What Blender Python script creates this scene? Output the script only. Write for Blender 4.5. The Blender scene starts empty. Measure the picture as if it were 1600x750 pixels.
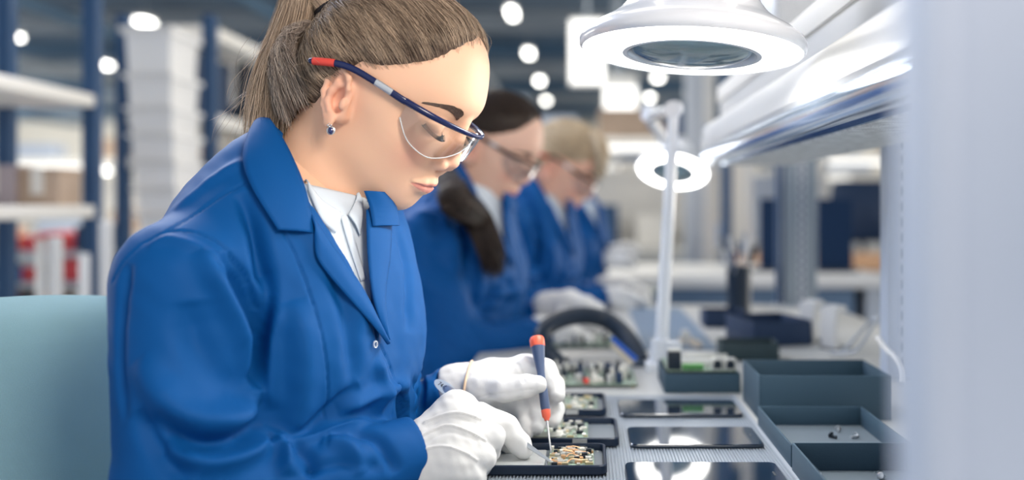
import bpy, bmesh, math, random
import numpy as np
from mathutils import Vector, Matrix
C = bpy.context.scene.collection
SC = bpy.context.scene
F32 = np.float32
rng = np.random.default_rng(7)
random.seed(7)

# ------------------------------------------------------------------ camera
FPX, CX, CY, CZ = 1500.0, 915.0, 320.0, 1.02
cd = bpy.data.cameras.new('camera')
cam = bpy.data.objects.new('camera', cd); C.objects.link(cam)
cam.location = (0, 0, CZ); cam.rotation_euler = (math.pi / 2, 0, 0)
cd.sensor_width = 36; cd.lens = 36 * FPX / 1600
cd.shift_x = -(CX - 800) / 1600; cd.shift_y = -(375 - CY) / 1600
cd.clip_start = 0.02
cd.dof.use_dof = True; cd.dof.focus_distance = 0.97; cd.dof.aperture_fstop = 1.9
SC.camera = cam

# ------------------------------------------------------------------ light
w = bpy.data.worlds.new('world'); SC.world = w; w.use_nodes = True
bg = w.node_tree.nodes['Background']; bg.inputs[0].default_value = (.86, .92, 1, 1); bg.inputs[1].default_value = .62
SC.view_settings.view_transform = 'Standard'; SC.view_settings.look = 'None'; SC.view_settings.exposure = 0.36; SC.view_settings.gamma = 1
def area(name, l, t, s, e, col=(1, 1, 1), sy=None):
    d = bpy.data.lights.new(name, 'AREA'); d.energy = e; d.size = s; d.color = col
    if sy: d.shape = 'RECTANGLE'; d.size_y = sy
    o = bpy.data.objects.new(name, d); C.objects.link(o); o.location = l
    o.rotation_euler = (Vector(t) - Vector(l)).to_track_quat('-Z', 'Y').to_euler(); return o
area('key_light_front', (.85, -.45, 1.95), (-.2, 1.0, 1.05), .6, 25, (1, .86, .72))  # added warm key light for the face, no fixture hangs here
area('fill_light_row', (.6, 2.6, 3.6), (.3, 2.6, .8), 1.2, 26, (1, .92, .82), 3.5)  # added overhead fill along the row of benches, not a modelled fixture
area('rim_light_back', (-1.5, 2.4, 2.5), (-.3, 1.1, 1.1), .9, 34, (.70, .78, 1))  # added cool rim light for the hair, from behind left
area('hall_fill_near', (-2.5, 6.5, 3.5), (-2.5, 6.5, 0), 4, 300, (1, .95, .86), 5)  # added fill that brightens the left side of the hall
area('hall_fill_right', (15.6, 15, 2.2), (-4, 15, 1.6), 22, 2200, (1, .92, .80), 3.4)  # added side fill for the far hall, the right wall has no window
area('hall_fill_left', (-21.6, 17, 2.4), (0, 17, 1.6), 22, 1900, (1, .95, .86), 3.2)  # added side fill from the left, no window in that wall either


def P(px, py, Y):
    return np.array([(px - CX) / FPX * Y, Y, CZ - (py - CY) / FPX * Y])

# ------------------------------------------------------------------ materials
def new_mat(name):
    m = bpy.data.materials.new(name); m.use_nodes = True
    nt = m.node_tree; nt.nodes.clear()
    o = nt.nodes.new('ShaderNodeOutputMaterial')
    return m, nt, o
def mat(name, col, rough=0.5, metal=0.0, spec=0.5, emit=None, estr=0, noise=None, bump=None, alpha=None,
        sss=0, sheen=0, coat=0, trans=0, ior=1.45, attr=None, sssr=(1, .35, .2)):
    m, nt, o = new_mat(name); N = nt.nodes; L = nt.links
    b = N.new('ShaderNodeBsdfPrincipled')
    b.inputs['Base Color'].default_value = (*col, 1); b.inputs['Roughness'].default_value = rough
    b.inputs['Metallic'].default_value = metal; b.inputs['Specular IOR Level'].default_value = spec
    b.inputs['IOR'].default_value = ior
    if sss:
        b.inputs['Subsurface Weight'].default_value = sss; b.inputs['Subsurface Scale'].default_value = 0.006
        b.inputs['Subsurface Radius'].default_value = sssr
    if sheen: b.inputs['Sheen Weight'].default_value = sheen
    if coat: b.inputs['Coat Weight'].default_value = coat; b.inputs['Coat Roughness'].default_value = .05
    if trans: b.inputs['Transmission Weight'].default_value = trans
    if emit: b.inputs['Emission Color'].default_value = (*emit, 1); b.inputs['Emission Strength'].default_value = estr
    tc = N.new('ShaderNodeTexCoord')
    src = None
    if attr:
        a = N.new('ShaderNodeAttribute'); a.attribute_name = attr; src = a.outputs['Color']
        L.new(src, b.inputs['Base Color'])
    if noise:
        sc, amt = noise
        n = N.new('ShaderNodeTexNoise'); n.inputs['Scale'].default_value = sc; n.inputs['Detail'].default_value = 5
        L.new(tc.outputs['Object'], n.inputs['Vector'])
        mx = N.new('ShaderNodeMix'); mx.data_type = 'RGBA'; mx.blend_type = 'MULTIPLY'; mx.inputs[0].default_value = 1
        r = N.new('ShaderNodeMapRange'); r.inputs['From Min'].default_value = .3; r.inputs['From Max'].default_value = .7
        r.inputs['To Min'].default_value = 1 - amt; r.inputs['To Max'].default_value = 1 + amt
        L.new(n.outputs['Fac'], r.inputs['Value'])
        cb = N.new('ShaderNodeCombineColor')
        for i in range(3): L.new(r.outputs[0], cb.inputs[i])
        if src: L.new(src, mx.inputs[6])
        else: mx.inputs[6].default_value = (*col, 1)
        L.new(cb.outputs[0], mx.inputs[7]); L.new(mx.outputs[2], b.inputs['Base Color'])
    if bump:
        kind, sc, st = bump
        if kind == 'noise':
            n = N.new('ShaderNodeTexNoise'); n.inputs['Scale'].default_value = sc; n.inputs['Detail'].default_value = 4
            L.new(tc.outputs['Object'], n.inputs['Vector']); h = n.outputs['Fac']
        elif kind == 'weave':
            hs = []
            for dr in ('Y', 'Z'):
                w = N.new('ShaderNodeTexWave'); w.bands_direction = dr; w.inputs['Scale'].default_value = sc
                w.inputs['Distortion'].default_value = .6; w.inputs['Detail Scale'].default_value = 3
                L.new(tc.outputs['Object'], w.inputs['Vector']); hs.append(w.outputs['Fac'])
            a = N.new('ShaderNodeMath'); a.operation = 'MULTIPLY'
            L.new(hs[0], a.inputs[0]); L.new(hs[1], a.inputs[1]); h = a.outputs[0]
        bp = N.new('ShaderNodeBump'); bp.inputs['Strength'].default_value = st; bp.inputs['Distance'].default_value = .001
        L.new(h, bp.inputs['Height']); L.new(bp.outputs[0], b.inputs['Normal'])
    if alpha is not None:
        b.inputs['Alpha'].default_value = alpha
    L.new(b.outputs[0], o.inputs[0])
    return m
def glass_mat(name, tint=(1, 1, 1), refl=1.0, milky=0):
    # thin clear sheet: see-through with a Fresnel gloss
    m, nt, o = new_mat(name); N = nt.nodes; L = nt.links
    t = N.new('ShaderNodeBsdfTransparent'); t.inputs[0].default_value = (*tint, 1)
    g = N.new('ShaderNodeBsdfGlossy'); g.inputs['Roughness'].default_value = .03
    fr = N.new('ShaderNodeFresnel'); fr.inputs['IOR'].default_value = 1.5
    mu = N.new('ShaderNodeMath'); mu.operation = 'MULTIPLY'; mu.inputs[1].default_value = refl
    L.new(fr.outputs[0], mu.inputs[0])
    if milky:
        df = N.new('ShaderNodeBsdfDiffuse'); df.inputs[0].default_value = (*tint, 1); m0 = N.new('ShaderNodeMixShader'); m0.inputs[0].default_value = milky
        L.new(t.outputs[0], m0.inputs[1]); L.new(df.outputs[0], m0.inputs[2]); t = m0
    mx = N.new('ShaderNodeMixShader'); L.new(mu.outputs[0], mx.inputs[0]); L.new(t.outputs[0], mx.inputs[1]); L.new(g.outputs[0], mx.inputs[2])
    L.new(mx.outputs[0], o.inputs[0])
    return m
def emis(name, col, s):
    m, nt, o = new_mat(name); e = nt.nodes.new('ShaderNodeEmission')
    e.inputs[0].default_value = (*col, 1); e.inputs[1].default_value = s
    nt.links.new(e.outputs[0], o.inputs[0]); return m

# ------------------------------------------------------------------ object helpers
def link(name, me, m=None, parent=None, smooth=True):
    o = bpy.data.objects.new(name, me); C.objects.link(o)
    if m is not None:
        for q in (m if isinstance(m, (list, tuple)) else [m]): me.materials.append(q)
    if smooth is True: me.polygons.foreach_set('use_smooth', np.ones(len(me.polygons), bool))
    if parent is not None: o.parent = parent
    return o
def np_mesh(name, V, Fq, m=None, parent=None, smooth=True):
    me = bpy.data.meshes.new(name); V = np.asarray(V, F32); Fq = np.asarray(Fq, np.int32)
    k = Fq.shape[1]
    me.vertices.add(len(V)); me.vertices.foreach_set('co', V.ravel())
    me.loops.add(Fq.size); me.loops.foreach_set('vertex_index', Fq.ravel())
    me.polygons.add(len(Fq)); me.polygons.foreach_set('loop_start', np.arange(0, Fq.size, k, dtype=np.int32))
    me.update(calc_edges=True); me.validate()
    return link(name, me, m, parent, smooth)
def bobj(name, bm, m=None, parent=None, smooth=False, ang=None):
    me = bpy.data.meshes.new(name); bmesh.ops.recalc_face_normals(bm, faces=bm.faces[:]); bm.to_mesh(me); bm.free()
    o = link(name, me, m, parent, smooth)
    if ang is not None:
        me.polygons.foreach_set('use_smooth', np.ones(len(me.polygons), bool)); me.set_sharp_from_angle(angle=math.radians(ang))
    return o
def empty(name, loc=(0, 0, 0), rz=0):
    o = bpy.data.objects.new(name, None); C.objects.link(o); o.location = loc; o.rotation_euler = (0, 0, rz)
    o.empty_display_size = .02
    return o
def tag(o, label=None, cat=None, group=None, kind=None):
    if label: o['label'] = label
    if cat: o['category'] = cat
    if group: o['group'] = group
    if kind: o['kind'] = kind
    return o
def struct(o): o['kind'] = 'structure'; return o
def copy_tree(o, parent=None):
    c = o.copy(); C.objects.link(c)
    if parent is not None: c.parent = parent
    for ch in list(o.children): copy_tree(ch, c)
    return c
def box(bm, lo, hi, M=None, mi=0, bev=0):
    g = bmesh.ops.create_cube(bm, size=1)['verts']
    s = [hi[i] - lo[i] for i in range(3)]; c = [(hi[i] + lo[i]) / 2 for i in range(3)]
    for v in g:
        v.co = Vector((v.co[i] * s[i] + c[i] for i in range(3)))
    if bev:
        ed = list({e for v in g for e in v.link_edges})
        r = bmesh.ops.bevel(bm, geom=ed, offset=bev, segments=2, affect='EDGES', profile=.5)
        g = r['verts']
    fs = {f for v in g for f in v.link_faces}
    for f in fs: f.material_index = mi
    vs = {v for f in fs for v in f.verts}
    if M is not None:
        for v in vs: v.co = M @ v.co
    return list(vs)
def bx(name, lo, hi, m, parent=None, bev=0, M=None):
    bm = bmesh.new(); box(bm, lo, hi, M, 0, bev); return bobj(name, bm, m, parent, ang=35 if bev else None)
def tube(bm, pts, rad, seg=10, cap=True, mi=0, squash=None):
    """round tube along pts, radius scalar or list; squash=(axis vector, factor) flattens it"""
    pts = [Vector(p) for p in pts]; n = len(pts)
    rad = [rad] * n if not hasattr(rad, '__len__') else rad
    t0 = (pts[1] - pts[0]).normalized(); up = Vector((0, 0, 1)) if abs(t0.z) < .9 else Vector((1, 0, 0))
    a = t0.cross(up).normalized(); rings = []
    for i, p in enumerate(pts):
        t = (pts[min(i + 1, n - 1)] - pts[max(i - 1, 0)]).normalized()
        a = (a - t * a.dot(t)).normalized(); b = t.cross(a)
        ring = []
        for k in range(seg):
            th = 2 * math.pi * k / seg; d = (a * math.cos(th) + b * math.sin(th)) * rad[i]
            if squash: ax = Vector(squash[0]); d = d - ax * (d.dot(ax) * (1 - squash[1]))
            ring.append(bm.verts.new(p + d))
        rings.append(ring)
    fs = []
    for i in range(n - 1):
        for k in range(seg):
            fs.append(bm.faces.new((rings[i][k], rings[i][(k + 1) % seg], rings[i + 1][(k + 1) % seg], rings[i + 1][k])))
    if cap: fs.append(bm.faces.new(rings[0][::-1])); fs.append(bm.faces.new(rings[-1]))
    for f in fs: f.material_index = mi
    return rings
def smooth_path(pts, n=8, closed=False):
    """Catmull-Rom through pts"""
    p = [np.array(q, float) for q in pts]; m = len(p); out = []
    for i in range(m - 1):
        a = p[max(i - 1, 0)]; b = p[i]; c = p[i + 1]; d = p[min(i + 2, m - 1)]
        for k in range(n):
            t = k / n
            out.append(.5 * ((2 * b) + (c - a) * t + (2 * a - 5 * b + 4 * c - d) * t * t + (3 * b - a - 3 * c + d) * t ** 3))
    out.append(p[-1]); return out
def tb(name, pts, rad, m, parent=None, seg=12, squash=None, sm=0):
    if sm:
        if hasattr(rad, '__len__'):
            rad = [float(np.interp(i / (sm * (len(pts) - 1)), np.linspace(0, 1, len(rad)), rad)) for i in range(sm * (len(pts) - 1) + 1)]
        pts = smooth_path(pts, sm)
    bm = bmesh.new(); tube(bm, pts, rad, seg, squash=squash); return bobj(name, bm, m, parent, ang=50)
def lathe(bm, prof, seg=32, M=None, mi=0, closed=False):
    """prof: list of (r, z)"""
    rings = []
    for r, z in prof:
        if r < 1e-6: rings.append([bm.verts.new((0, 0, z))])
        else: rings.append([bm.verts.new((r * math.cos(2 * math.pi * k / seg), r * math.sin(2 * math.pi * k / seg), z)) for k in range(seg)])
    fs = []
    pairs = list(zip(rings, rings[1:])) + ([(rings[-1], rings[0])] if closed else [])
    for a, b in pairs:
        for k in range(seg):
            k2 = (k + 1) % seg
            if len(a) == 1 and len(b) == 1: continue
            if len(a) == 1: fs.append(bm.faces.new((a[0], b[k2], b[k])))
            elif len(b) == 1: fs.append(bm.faces.new((a[k], a[k2], b[0])))
            else: fs.append(bm.faces.new((a[k], a[k2], b[k2], b[k])))
    for f in fs: f.material_index = mi
    if M is not None:
        for r in rings:
            for v in r: v.co = M @ v.co
def lt(name, prof, m, parent=None, M=None, seg=32, closed=False, ang=40):
    bm = bmesh.new(); lathe(bm, prof, seg, M, 0, closed); return bobj(name, bm, m, parent, ang=ang)
def frame_to(a, b):
    """matrix whose origin is a and whose z axis points to b"""
    a, b = Vector(a), Vector(b); z = (b - a).normalized()
    return Matrix.Translation(a) @ z.to_track_quat('Z', 'Y').to_matrix().to_4x4()

# ------------------------------------------------------------------ signed-distance modelling
def smin(a, b, k):
    h = np.maximum(k - np.abs(a - b), 0) / k
    return np.minimum(a, b) - h * h * k * .25
def smax(a, b, k): return -smin(-a, -b, k)
def sph(p, c, r): return np.linalg.norm(p - np.asarray(c, F32), axis=-1) - r
def cap(p, a, b, ra, rb=None):
    a = np.asarray(a, F32); b = np.asarray(b, F32); rb = ra if rb is None else rb
    ab = b - a; t = np.clip(((p - a) @ ab) / float(ab @ ab), 0, 1)
    return np.linalg.norm(p - a - t[..., None] * ab, axis=-1) - (ra + (rb - ra) * t)
def ell(p, c, r, M=None):
    q = p - np.asarray(c, F32)
    if M is not None: q = q @ np.asarray(M, F32)     # columns of M = local axes
    r = np.asarray(r, F32); k0 = np.linalg.norm(q / r, axis=-1); k1 = np.linalg.norm(q / (r * r), axis=-1)
    return k0 * (k0 - 1) / np.maximum(k1, 1e-6)
def chain(p, pts, rs, k=.006):
    d = None
    for i in range(len(pts) - 1):
        e = cap(p, pts[i], pts[i + 1], rs[i], rs[i + 1]); d = e if d is None else smin(d, e, k)
    return d
def polydist(p, pts):
    d = None
    for a, b in zip(pts, pts[1:]):
        e = cap(p, a, b, 0.); d = e if d is None else np.minimum(d, e)
    return d
def surf(f, lo, hi, h, band=4):
    """surface nets of f=0 in a box, then Newton steps onto the surface; returns V, quads"""
    lo = np.array(lo, float); hi = np.array(hi, float)
    n = (np.ceil((hi - lo) / h / band).astype(int)) * band
    nc = n // band + 1
    ax = [lo[i] + h * band * np.arange(nc[i]) for i in range(3)]
    G = np.stack(np.meshgrid(*ax, indexing='ij'), -1).astype(F32)
    Vc = f(G.reshape(-1, 3)).reshape(nc)
    near = np.abs(Vc) < h * band * 2.2
    cell = np.zeros(nc - 1, bool)
    for i in (0, 1):
        for j in (0, 1):
            for k in (0, 1):
                cell |= near[i:nc[0] - 1 + i, j:nc[1] - 1 + j, k:nc[2] - 1 + k]
    Vf = np.repeat(np.repeat(np.repeat(Vc[:-1, :-1, :-1], band, 0), band, 1), band, 2).astype(F32)
    mk = np.repeat(np.repeat(np.repeat(cell, band, 0), band, 1), band, 2)
    idx = np.argwhere(mk)
    pts = (lo + idx * h).astype(F32)
    val = np.empty(len(pts), F32)
    for s in range(0, len(pts), 400000): val[s:s + 400000] = f(pts[s:s + 400000])
    Vf[mk] = val
    ins = Vf < 0
    m = np.array(Vf.shape) - 1
    cnt = np.zeros(m, np.int8); 
    for i in (0, 1):
        for j in (0, 1):
            for k in (0, 1): cnt += ins[i:m[0] + i, j:m[1] + j, k:m[2] + k]
    act = (cnt > 0) & (cnt < 8)
    # keep only cells inside evaluated blocks
    ok = mk[:-1, :-1, :-1] & mk[1:, 1:, 1:]
    act &= ok
    ci = np.argwhere(act); ids = -np.ones(m, np.int64); ids[act] = np.arange(len(ci))
    acc = np.zeros((len(ci), 3)); w = np.zeros(len(ci))
    cs = [(i, j, k) for i in (0, 1) for j in (0, 1) for k in (0, 1)]
    vals = {c: Vf[ci[:, 0] + c[0], ci[:, 1] + c[1], ci[:, 2] + c[2]] for c in cs}
    for a in cs:
        for d in range(3):
            if a[d] == 0:
                b = list(a); b[d] = 1; b = tuple(b)
                va, vb = vals[a], vals[b]; x = (va < 0) != (vb < 0)
                t = np.where(x, va / np.where(x, va - vb, 1), 0)
                q = np.array(a, float)[None].repeat(len(ci), 0); q[:, d] += t
                acc += q * x[:, None]; w += x
    V = lo + (ci + acc / np.maximum(w, 1)[:, None]) * h
    quads = []
    for d in range(3):
        e = [(1, 2), (2, 0), (0, 1)][d]
        A = ins[tuple(slice(0, s - 1) if i == d else slice(1, s - 1) for i, s in enumerate(ins.shape))]
        B = ins[tuple(slice(1, s) if i == d else slice(1, s - 1) for i, s in enumerate(ins.shape))]
        ex = np.argwhere(A != B); fl = A[tuple(ex.T)]
        g = ex.copy()
        for i in range(3):
            if i != d: g[:, i] += 1
        def idq(o1, o2):
            h_ = g.copy(); h_[:, e[0]] -= o1; h_[:, e[1]] -= o2
            return ids[tuple(h_.T)]
        Q = np.stack([idq(0, 0), idq(1, 0), idq(1, 1), idq(0, 1)], 1)
        good = (Q >= 0).all(1); Q = Q[good]; fl = fl[good]
        Q[~fl] = Q[~fl][:, ::-1]; quads.append(Q)
    Q = np.concatenate(quads)
    V = V.astype(F32)
    for _ in range(2): V = newton(f, V, h)
    return V, Q
def grad(f, V, e=4e-4):
    g = np.empty_like(V)
    for i in range(3):
        d = np.zeros(3, F32); d[i] = e
        g[:, i] = (f(V + d) - f(V - d)) / (2 * e)
    return g
def newton(f, V, h):
    v = f(V); g = grad(f, V); s = v / np.maximum((g * g).sum(1), .15)
    s = np.clip(s, -h, h)
    return (V - g * s[:, None]).astype(F32)
def vnormals(V, Q):
    n = np.zeros_like(V)
    a = V[Q[:, 0]]; b = V[Q[:, 1]]; c = V[Q[:, 2]]; d = V[Q[:, 3]]
    fn = np.cross(c - a, d - b)
    for i in range(4): np.add.at(n, Q[:, i], fn)
    return n / np.maximum(np.linalg.norm(n, axis=1, keepdims=True), 1e-12)
def relax(V, Q, it=1, lam=.5):
    for _ in range(it):
        s = np.zeros_like(V); c = np.zeros(len(V), F32)
        for i, j in ((0, 1), (1, 2), (2, 3), (3, 0)):
            np.add.at(s, Q[:, i], V[Q[:, j]]); np.add.at(s, Q[:, j], V[Q[:, i]])
            np.add.at(c, Q[:, i], 1); np.add.at(c, Q[:, j], 1)
        V = (V * (1 - lam) + lam * s / np.maximum(c, 1)[:, None]).astype(F32)
    return V
def hit(f, px, py, y0=.6, y1=1.6, step=.004):
    """points where the sight lines through (px,py) first meet f=0"""
    px = np.atleast_1d(np.asarray(px, float)); py = np.atleast_1d(np.asarray(py, float))
    d = np.stack([(px - CX) / FPX, np.ones(len(px)), -(py - CY) / FPX], 1)
    o = np.array([0, 0, CZ]); t = np.full(len(px), y0); done = np.zeros(len(px), bool)
    for _ in range(260):
        v = f((o + d * t[:, None]).astype(F32)); done |= (v < 2e-4)
        t = np.where(done | (t > y1), t, t + np.maximum(v * .7, 3e-4))
    t = np.where(done, t, np.nan)
    return o + d * t[:, None]
def set_col(o, name, col):
    me = o.data; a = me.color_attributes.new(name, 'FLOAT_COLOR', 'POINT')
    c = np.ones((len(me.vertices), 4), F32); c[:, :3] = col; a.data.foreach_set('color', c.ravel())
def strands(name, S, rad, cols, m, parent=None, sides=3):
    """S: (n,k,3) polylines -> one mesh of thin tapered tubes, colour per strand"""
    S = np.asarray(S, F32); n, k, _ = S.shape
    T = np.gradient(S, axis=1); T /= np.maximum(np.linalg.norm(T, axis=-1, keepdims=True), 1e-9)
    up = np.array([.3, -.8, .5], F32); A = np.cross(T, up); A /= np.maximum(np.linalg.norm(A, axis=-1, keepdims=True), 1e-6)
    B = np.cross(T, A)
    rad = np.broadcast_to(np.asarray(rad, F32).reshape(-1, 1) if np.ndim(rad) else np.full((1, 1), rad, F32), (n, k))
    tap = np.ones(k, F32); tap[0] = .6; tap[-1] = .15; tap[-2] = .6
    R = rad * tap
    V = np.stack([S + R[..., None] * (math.cos(2 * math.pi * j / sides) * A + math.sin(2 * math.pi * j / sides) * B) for j in range(sides)], 2)
    V = V.reshape(-1, 3)
    base = (np.arange(n)[:, None] * k + np.arange(k - 1)[None]) * sides
    Q = []
    for j in range(sides):
        j2 = (j + 1) % sides
        Q.append(np.stack([base + j, base + j2, base + sides + j2, base + sides + j], -1).reshape(-1, 4))
    o = np_mesh(name, V, np.concatenate(Q), m, parent)
    set_col(o, 'Col', np.repeat(cols, k * sides, axis=0))
    return o

# ------------------------------------------------------------------ head model (local: x forward, y left, z up, origin between the ears)
HC = np.array([.012, 0, .015], F32)
_mid = [(62,117),(77,99),(90,74),(94,55),(89.5,38),(90,22),(91,4),(91,-14),(92.5,-22),(94,-29),(92.5,-37),(90.5,-46),(85.5,-55),(87.5,-64),(80,-77),
        (55,-78),(28,-70),(0,-60),(32,129),(0,131),(-35,125),(-68,103),(-92,68),(-99,35),(-92,2),(-72,-28),(-40,-50)]
_side = [(89,14,72),(72,40,80),(93,16,54),(88,27,48),(80,39,45),(67,51,43),(50,62,42),
         (79,17,29),(81,28,34),(79,38,33),(68,47,26),(78,26,13),(77.5,33,8),(83,21,-2),(76,42,-5),(62,55,-3),(44,62,2),(20,67,5),
         (84,24,-14),(85,20,-25),(73,40,-27),(57,51,-30),(35,57,-32),(89,14,-33),(81,25,-38),(83,18,-50),(82.5,16,-65),(73,28,-63),(58,40,-59),(42,48,-56),(22,54,-50),
         (64,28,-75),(42,36,-71),(20,40,-64),(8,60,-22),(2,67,5),(0,72,30),(0,73,55),(-30,75,45),(-60,66,45),(-30,68,80),(0,64,90),(35,58,83),(60,45,92),(50,28,117),(10,40,118),
         (-30,42,113),(-65,42,91),(-85,40,50),(-80,42,10),(-40,70,10),(-50,55,-15),(-15,55,-40),(55,60,60),(68,28,104),(87,30,63)]
def _head_rbf():
    pts = [(x, 0, z) for x, z in _mid] + [q for q in _side] + [(x, -y, z) for x, y, z in _side]
    A = np.array(pts, float) / 1000 - HC; r = np.linalg.norm(A, axis=1); D = A / r[:, None]
    K = np.linalg.norm(D[:, None] - D[None], axis=-1) ** 3 + np.eye(len(A)) * .004
    Pm = np.hstack([np.ones((len(A), 1)), D]); n = len(A)
    M = np.block([[K, Pm], [Pm.T, np.zeros((4, 4))]])
    w = np.linalg.solve(M, np.concatenate([r, np.zeros(4)]))
    NT, NP = 180, 360
    th = (np.arange(NT + 1)) / NT * math.pi; ph = np.arange(NP + 1) / NP * 2 * math.pi - math.pi
    T, Ph = np.meshgrid(th, ph, indexing='ij')
    X = np.stack([np.sin(T) * np.cos(Ph), np.sin(T) * np.sin(Ph), np.cos(T)], -1).reshape(-1, 3)
    R = (np.linalg.norm(X[:, None] - D[None], axis=-1) ** 3) @ w[:n] + w[n] + X @ w[n + 1:]
    return R.reshape(NT + 1, NP + 1).astype(F32)
_RM = _head_rbf()
def head_r(D):
    t = np.arccos(np.clip(D[:, 2], -1, 1)) / math.pi * 180; p = (np.arctan2(D[:, 1], D[:, 0]) + math.pi) / (2 * math.pi) * 360
    i = np.clip(t.astype(int), 0, 179); j = np.clip(p.astype(int), 0, 359); a = (t - i)[:]; b = (p - j)[:]
    return _RM[i, j] * (1 - a) * (1 - b) + _RM[i + 1, j] * a * (1 - b) + _RM[i, j + 1] * (1 - a) * b + _RM[i + 1, j + 1] * a * b
def mm(*a): return np.array(a, F32) / 1000
def skull(p):
    q = p - HC; r = np.linalg.norm(q, axis=1); D = q / np.maximum(r, 1e-6)[:, None]
    return (r - head_r(D)) * .85
def ear_f(p):
    # p with y mirrored so that the ear is at +y ; ear plane tilted
    q = p - mm(-8, 69, -1)
    a = math.radians(22); ca, sa = math.cos(a), math.sin(a)     # flare outwards towards the back
    x = q[:, 0] * ca + q[:, 1] * sa; y = -q[:, 0] * sa + q[:, 1] * ca; z = q[:, 2]
    t = math.radians(14); ct, st = math.cos(t), math.sin(t)      # lean back
    x, z = x * ct + z * st, -x * st + z * ct
    e = np.stack([x, y, z], 1).astype(F32)
    plate = ell(e, mm(-3, 1.5, 2), mm(15, 4.0, 25))
    bowl = ell(e, mm(1, 7.5, -2), mm(9.5, 8.5, 14))
    helix = chain(e, [mm(6, 3, 2), mm(9, 6.5, 12), mm(7, 9, 22), mm(-2, 10, 28.5), mm(-12, 10.5, 25), mm(-18.5, 11, 14), mm(-18.5, 11, 2), mm(-14, 9.5, -11), mm(-7, 7.5, -20)],
                  [.0015, .0022, .0026, .0029, .0030, .0030, .0028, .0025, .003], .003)
    anti = chain(e, [mm(3, 5.5, 18), mm(-4, 8, 13), mm(-9.5, 9.5, 4), mm(-10, 9.5, -6), mm(-4, 8.5, -14)], [.002, .003, .0034, .0032, .0034], .003)
    anti2 = chain(e, [mm(-6, 8, 22), mm(-7, 8.5, 15), mm(-9, 9.5, 7)], [.0015, .0024, .003], .003)
    lobe = ell(e, mm(-2, 6.5, -23), mm(7.5, 3.4, 8.5))
    tragus = ell(e, mm(8, 6, -4), mm(3.6, 3.2, 6))
    base = cap(e, mm(-1, -4, 14), mm(0, -4, -14), .009)
    d = smin(plate, base, .006); d = smax(d, -bowl, .003)
    for k in (helix, anti, anti2, lobe, tragus): d = smin(d, k, .0035)
    return d
def head_f(p, ears=True, detail=True):
    d = skull(p)
    m = p.copy(); m[:, 1] = np.abs(m[:, 1])
    # nose
    n = cap(m, mm(88, 0, 39), mm(97, 0, 8), .0058, .0066)
    n = smin(n, sph(m, mm(98.5, 0, -2), .0086), .006)
    n = smin(n, ell(m, mm(93, 10.5, -9), mm(8.5, 6.2, 6.8)), .005)
    n = smin(n, cap(m, mm(98, 0, -9), mm(93, 0, -18), .0042, .004), .004)
    d = smin(d, n, .009)
    if detail:
        d = smax(d, -ell(m, mm(96.0, 6.2, -16.2), mm(6.2, 2.5, 4.2)), .002)          # nostril
        # eyeball and lids (looking down, almost closed)
        d = smin(d, sph(m, mm(69.5, 31, 25), .0130), .005)
        lid = polydist(m, [mm(84.5, 20, 32), mm(86, 27, 34.5), mm(82, 37, 33.5), mm(72, 47, 27)])
        d = d + .0013 * np.exp(-(lid / .0016) ** 2)
        cr = polydist(m, [mm(80, 18.5, 20), mm(83, 25, 17), mm(82, 34, 16.8), mm(75, 42, 19.5), mm(70, 46, 23)])
        d = d + .0016 * np.exp(-(cr / .0013) ** 2)
        # lips
        up = chain(m, [mm(90.6, 0, -33.2), mm(90.8, 4, -32.6), mm(88.3, 12, -35.0), mm(81.5, 23, -39.2)], [.0052, .0052, .0044, .0012], .003)
        lo_ = chain(m, [mm(88.6, 0, -42.4), mm(87.0, 10, -41.8), mm(81, 21.5, -40.0)], [.0060, .0052, .0012], .003)
        d = smin(d, up, .0045); d = smin(d, lo_, .0055)
        gr = polydist(m, [mm(95.5, 0, -37.7), mm(94.5, 6, -37.1), mm(90.5, 15, -38.3), mm(82, 25, -40.4)])
        d = d + .0022 * np.exp(-(gr / .0012) ** 2)
        ph = polydist(m, [mm(95, 0, -22), mm(97, 0, -30)]); d = d + .0009 * np.exp(-(ph / .0022) ** 2)
        co = sph(m, mm(82.5, 25.5, -40.6), .001); d = d + .0010 * np.exp(-(np.maximum(co, 0) / .003) ** 2)
        al = polydist(m, [mm(92, 17.2, -2), mm(86, 18, -6), mm(84, 17, -13)]); d = d + .0010 * np.exp(-(al / .002) ** 2)
    if ears:
        e = np.full(len(p), 1., F32); s = (np.abs(p[:, 0] + .008) < .045) & (m[:, 1] > .045) & (np.abs(p[:, 2]) < .055)
        if s.any(): e[s] = ear_f(m[s])
        d = smin(d, e, .004)
    return d
def Rot(yaw, pitch, roll=0):
    cz, sz = math.cos(yaw), math.sin(yaw); c, s = math.cos(pitch), math.sin(pitch); c2, s2 = math.cos(roll), math.sin(roll)
    return np.array([[cz, -sz, 0], [sz, cz, 0], [0, 0, 1]]) @ np.array([[c, 0, s], [0, 1, 0], [-s, 0, c]]) @ np.array([[1, 0, 0], [0, c2, -s2], [0, s2, c2]])
class Head:
    def __init__(s, T, yaw, pitch, roll=0, sc=1.0):
        s.T = np.array(T, F32); s.M = Rot(math.radians(yaw), math.radians(pitch), math.radians(roll)).astype(F32); s.sc = sc
    def w(s, *l):   # local mm -> world
        l = np.array(l, float) / 1000; return s.M @ l * s.sc + s.T
    def W(s, L): return (np.asarray(L) * s.sc) @ s.M.T + s.T
    def L(s, p): return ((p - s.T) @ s.M / s.sc).astype(F32)
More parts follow.
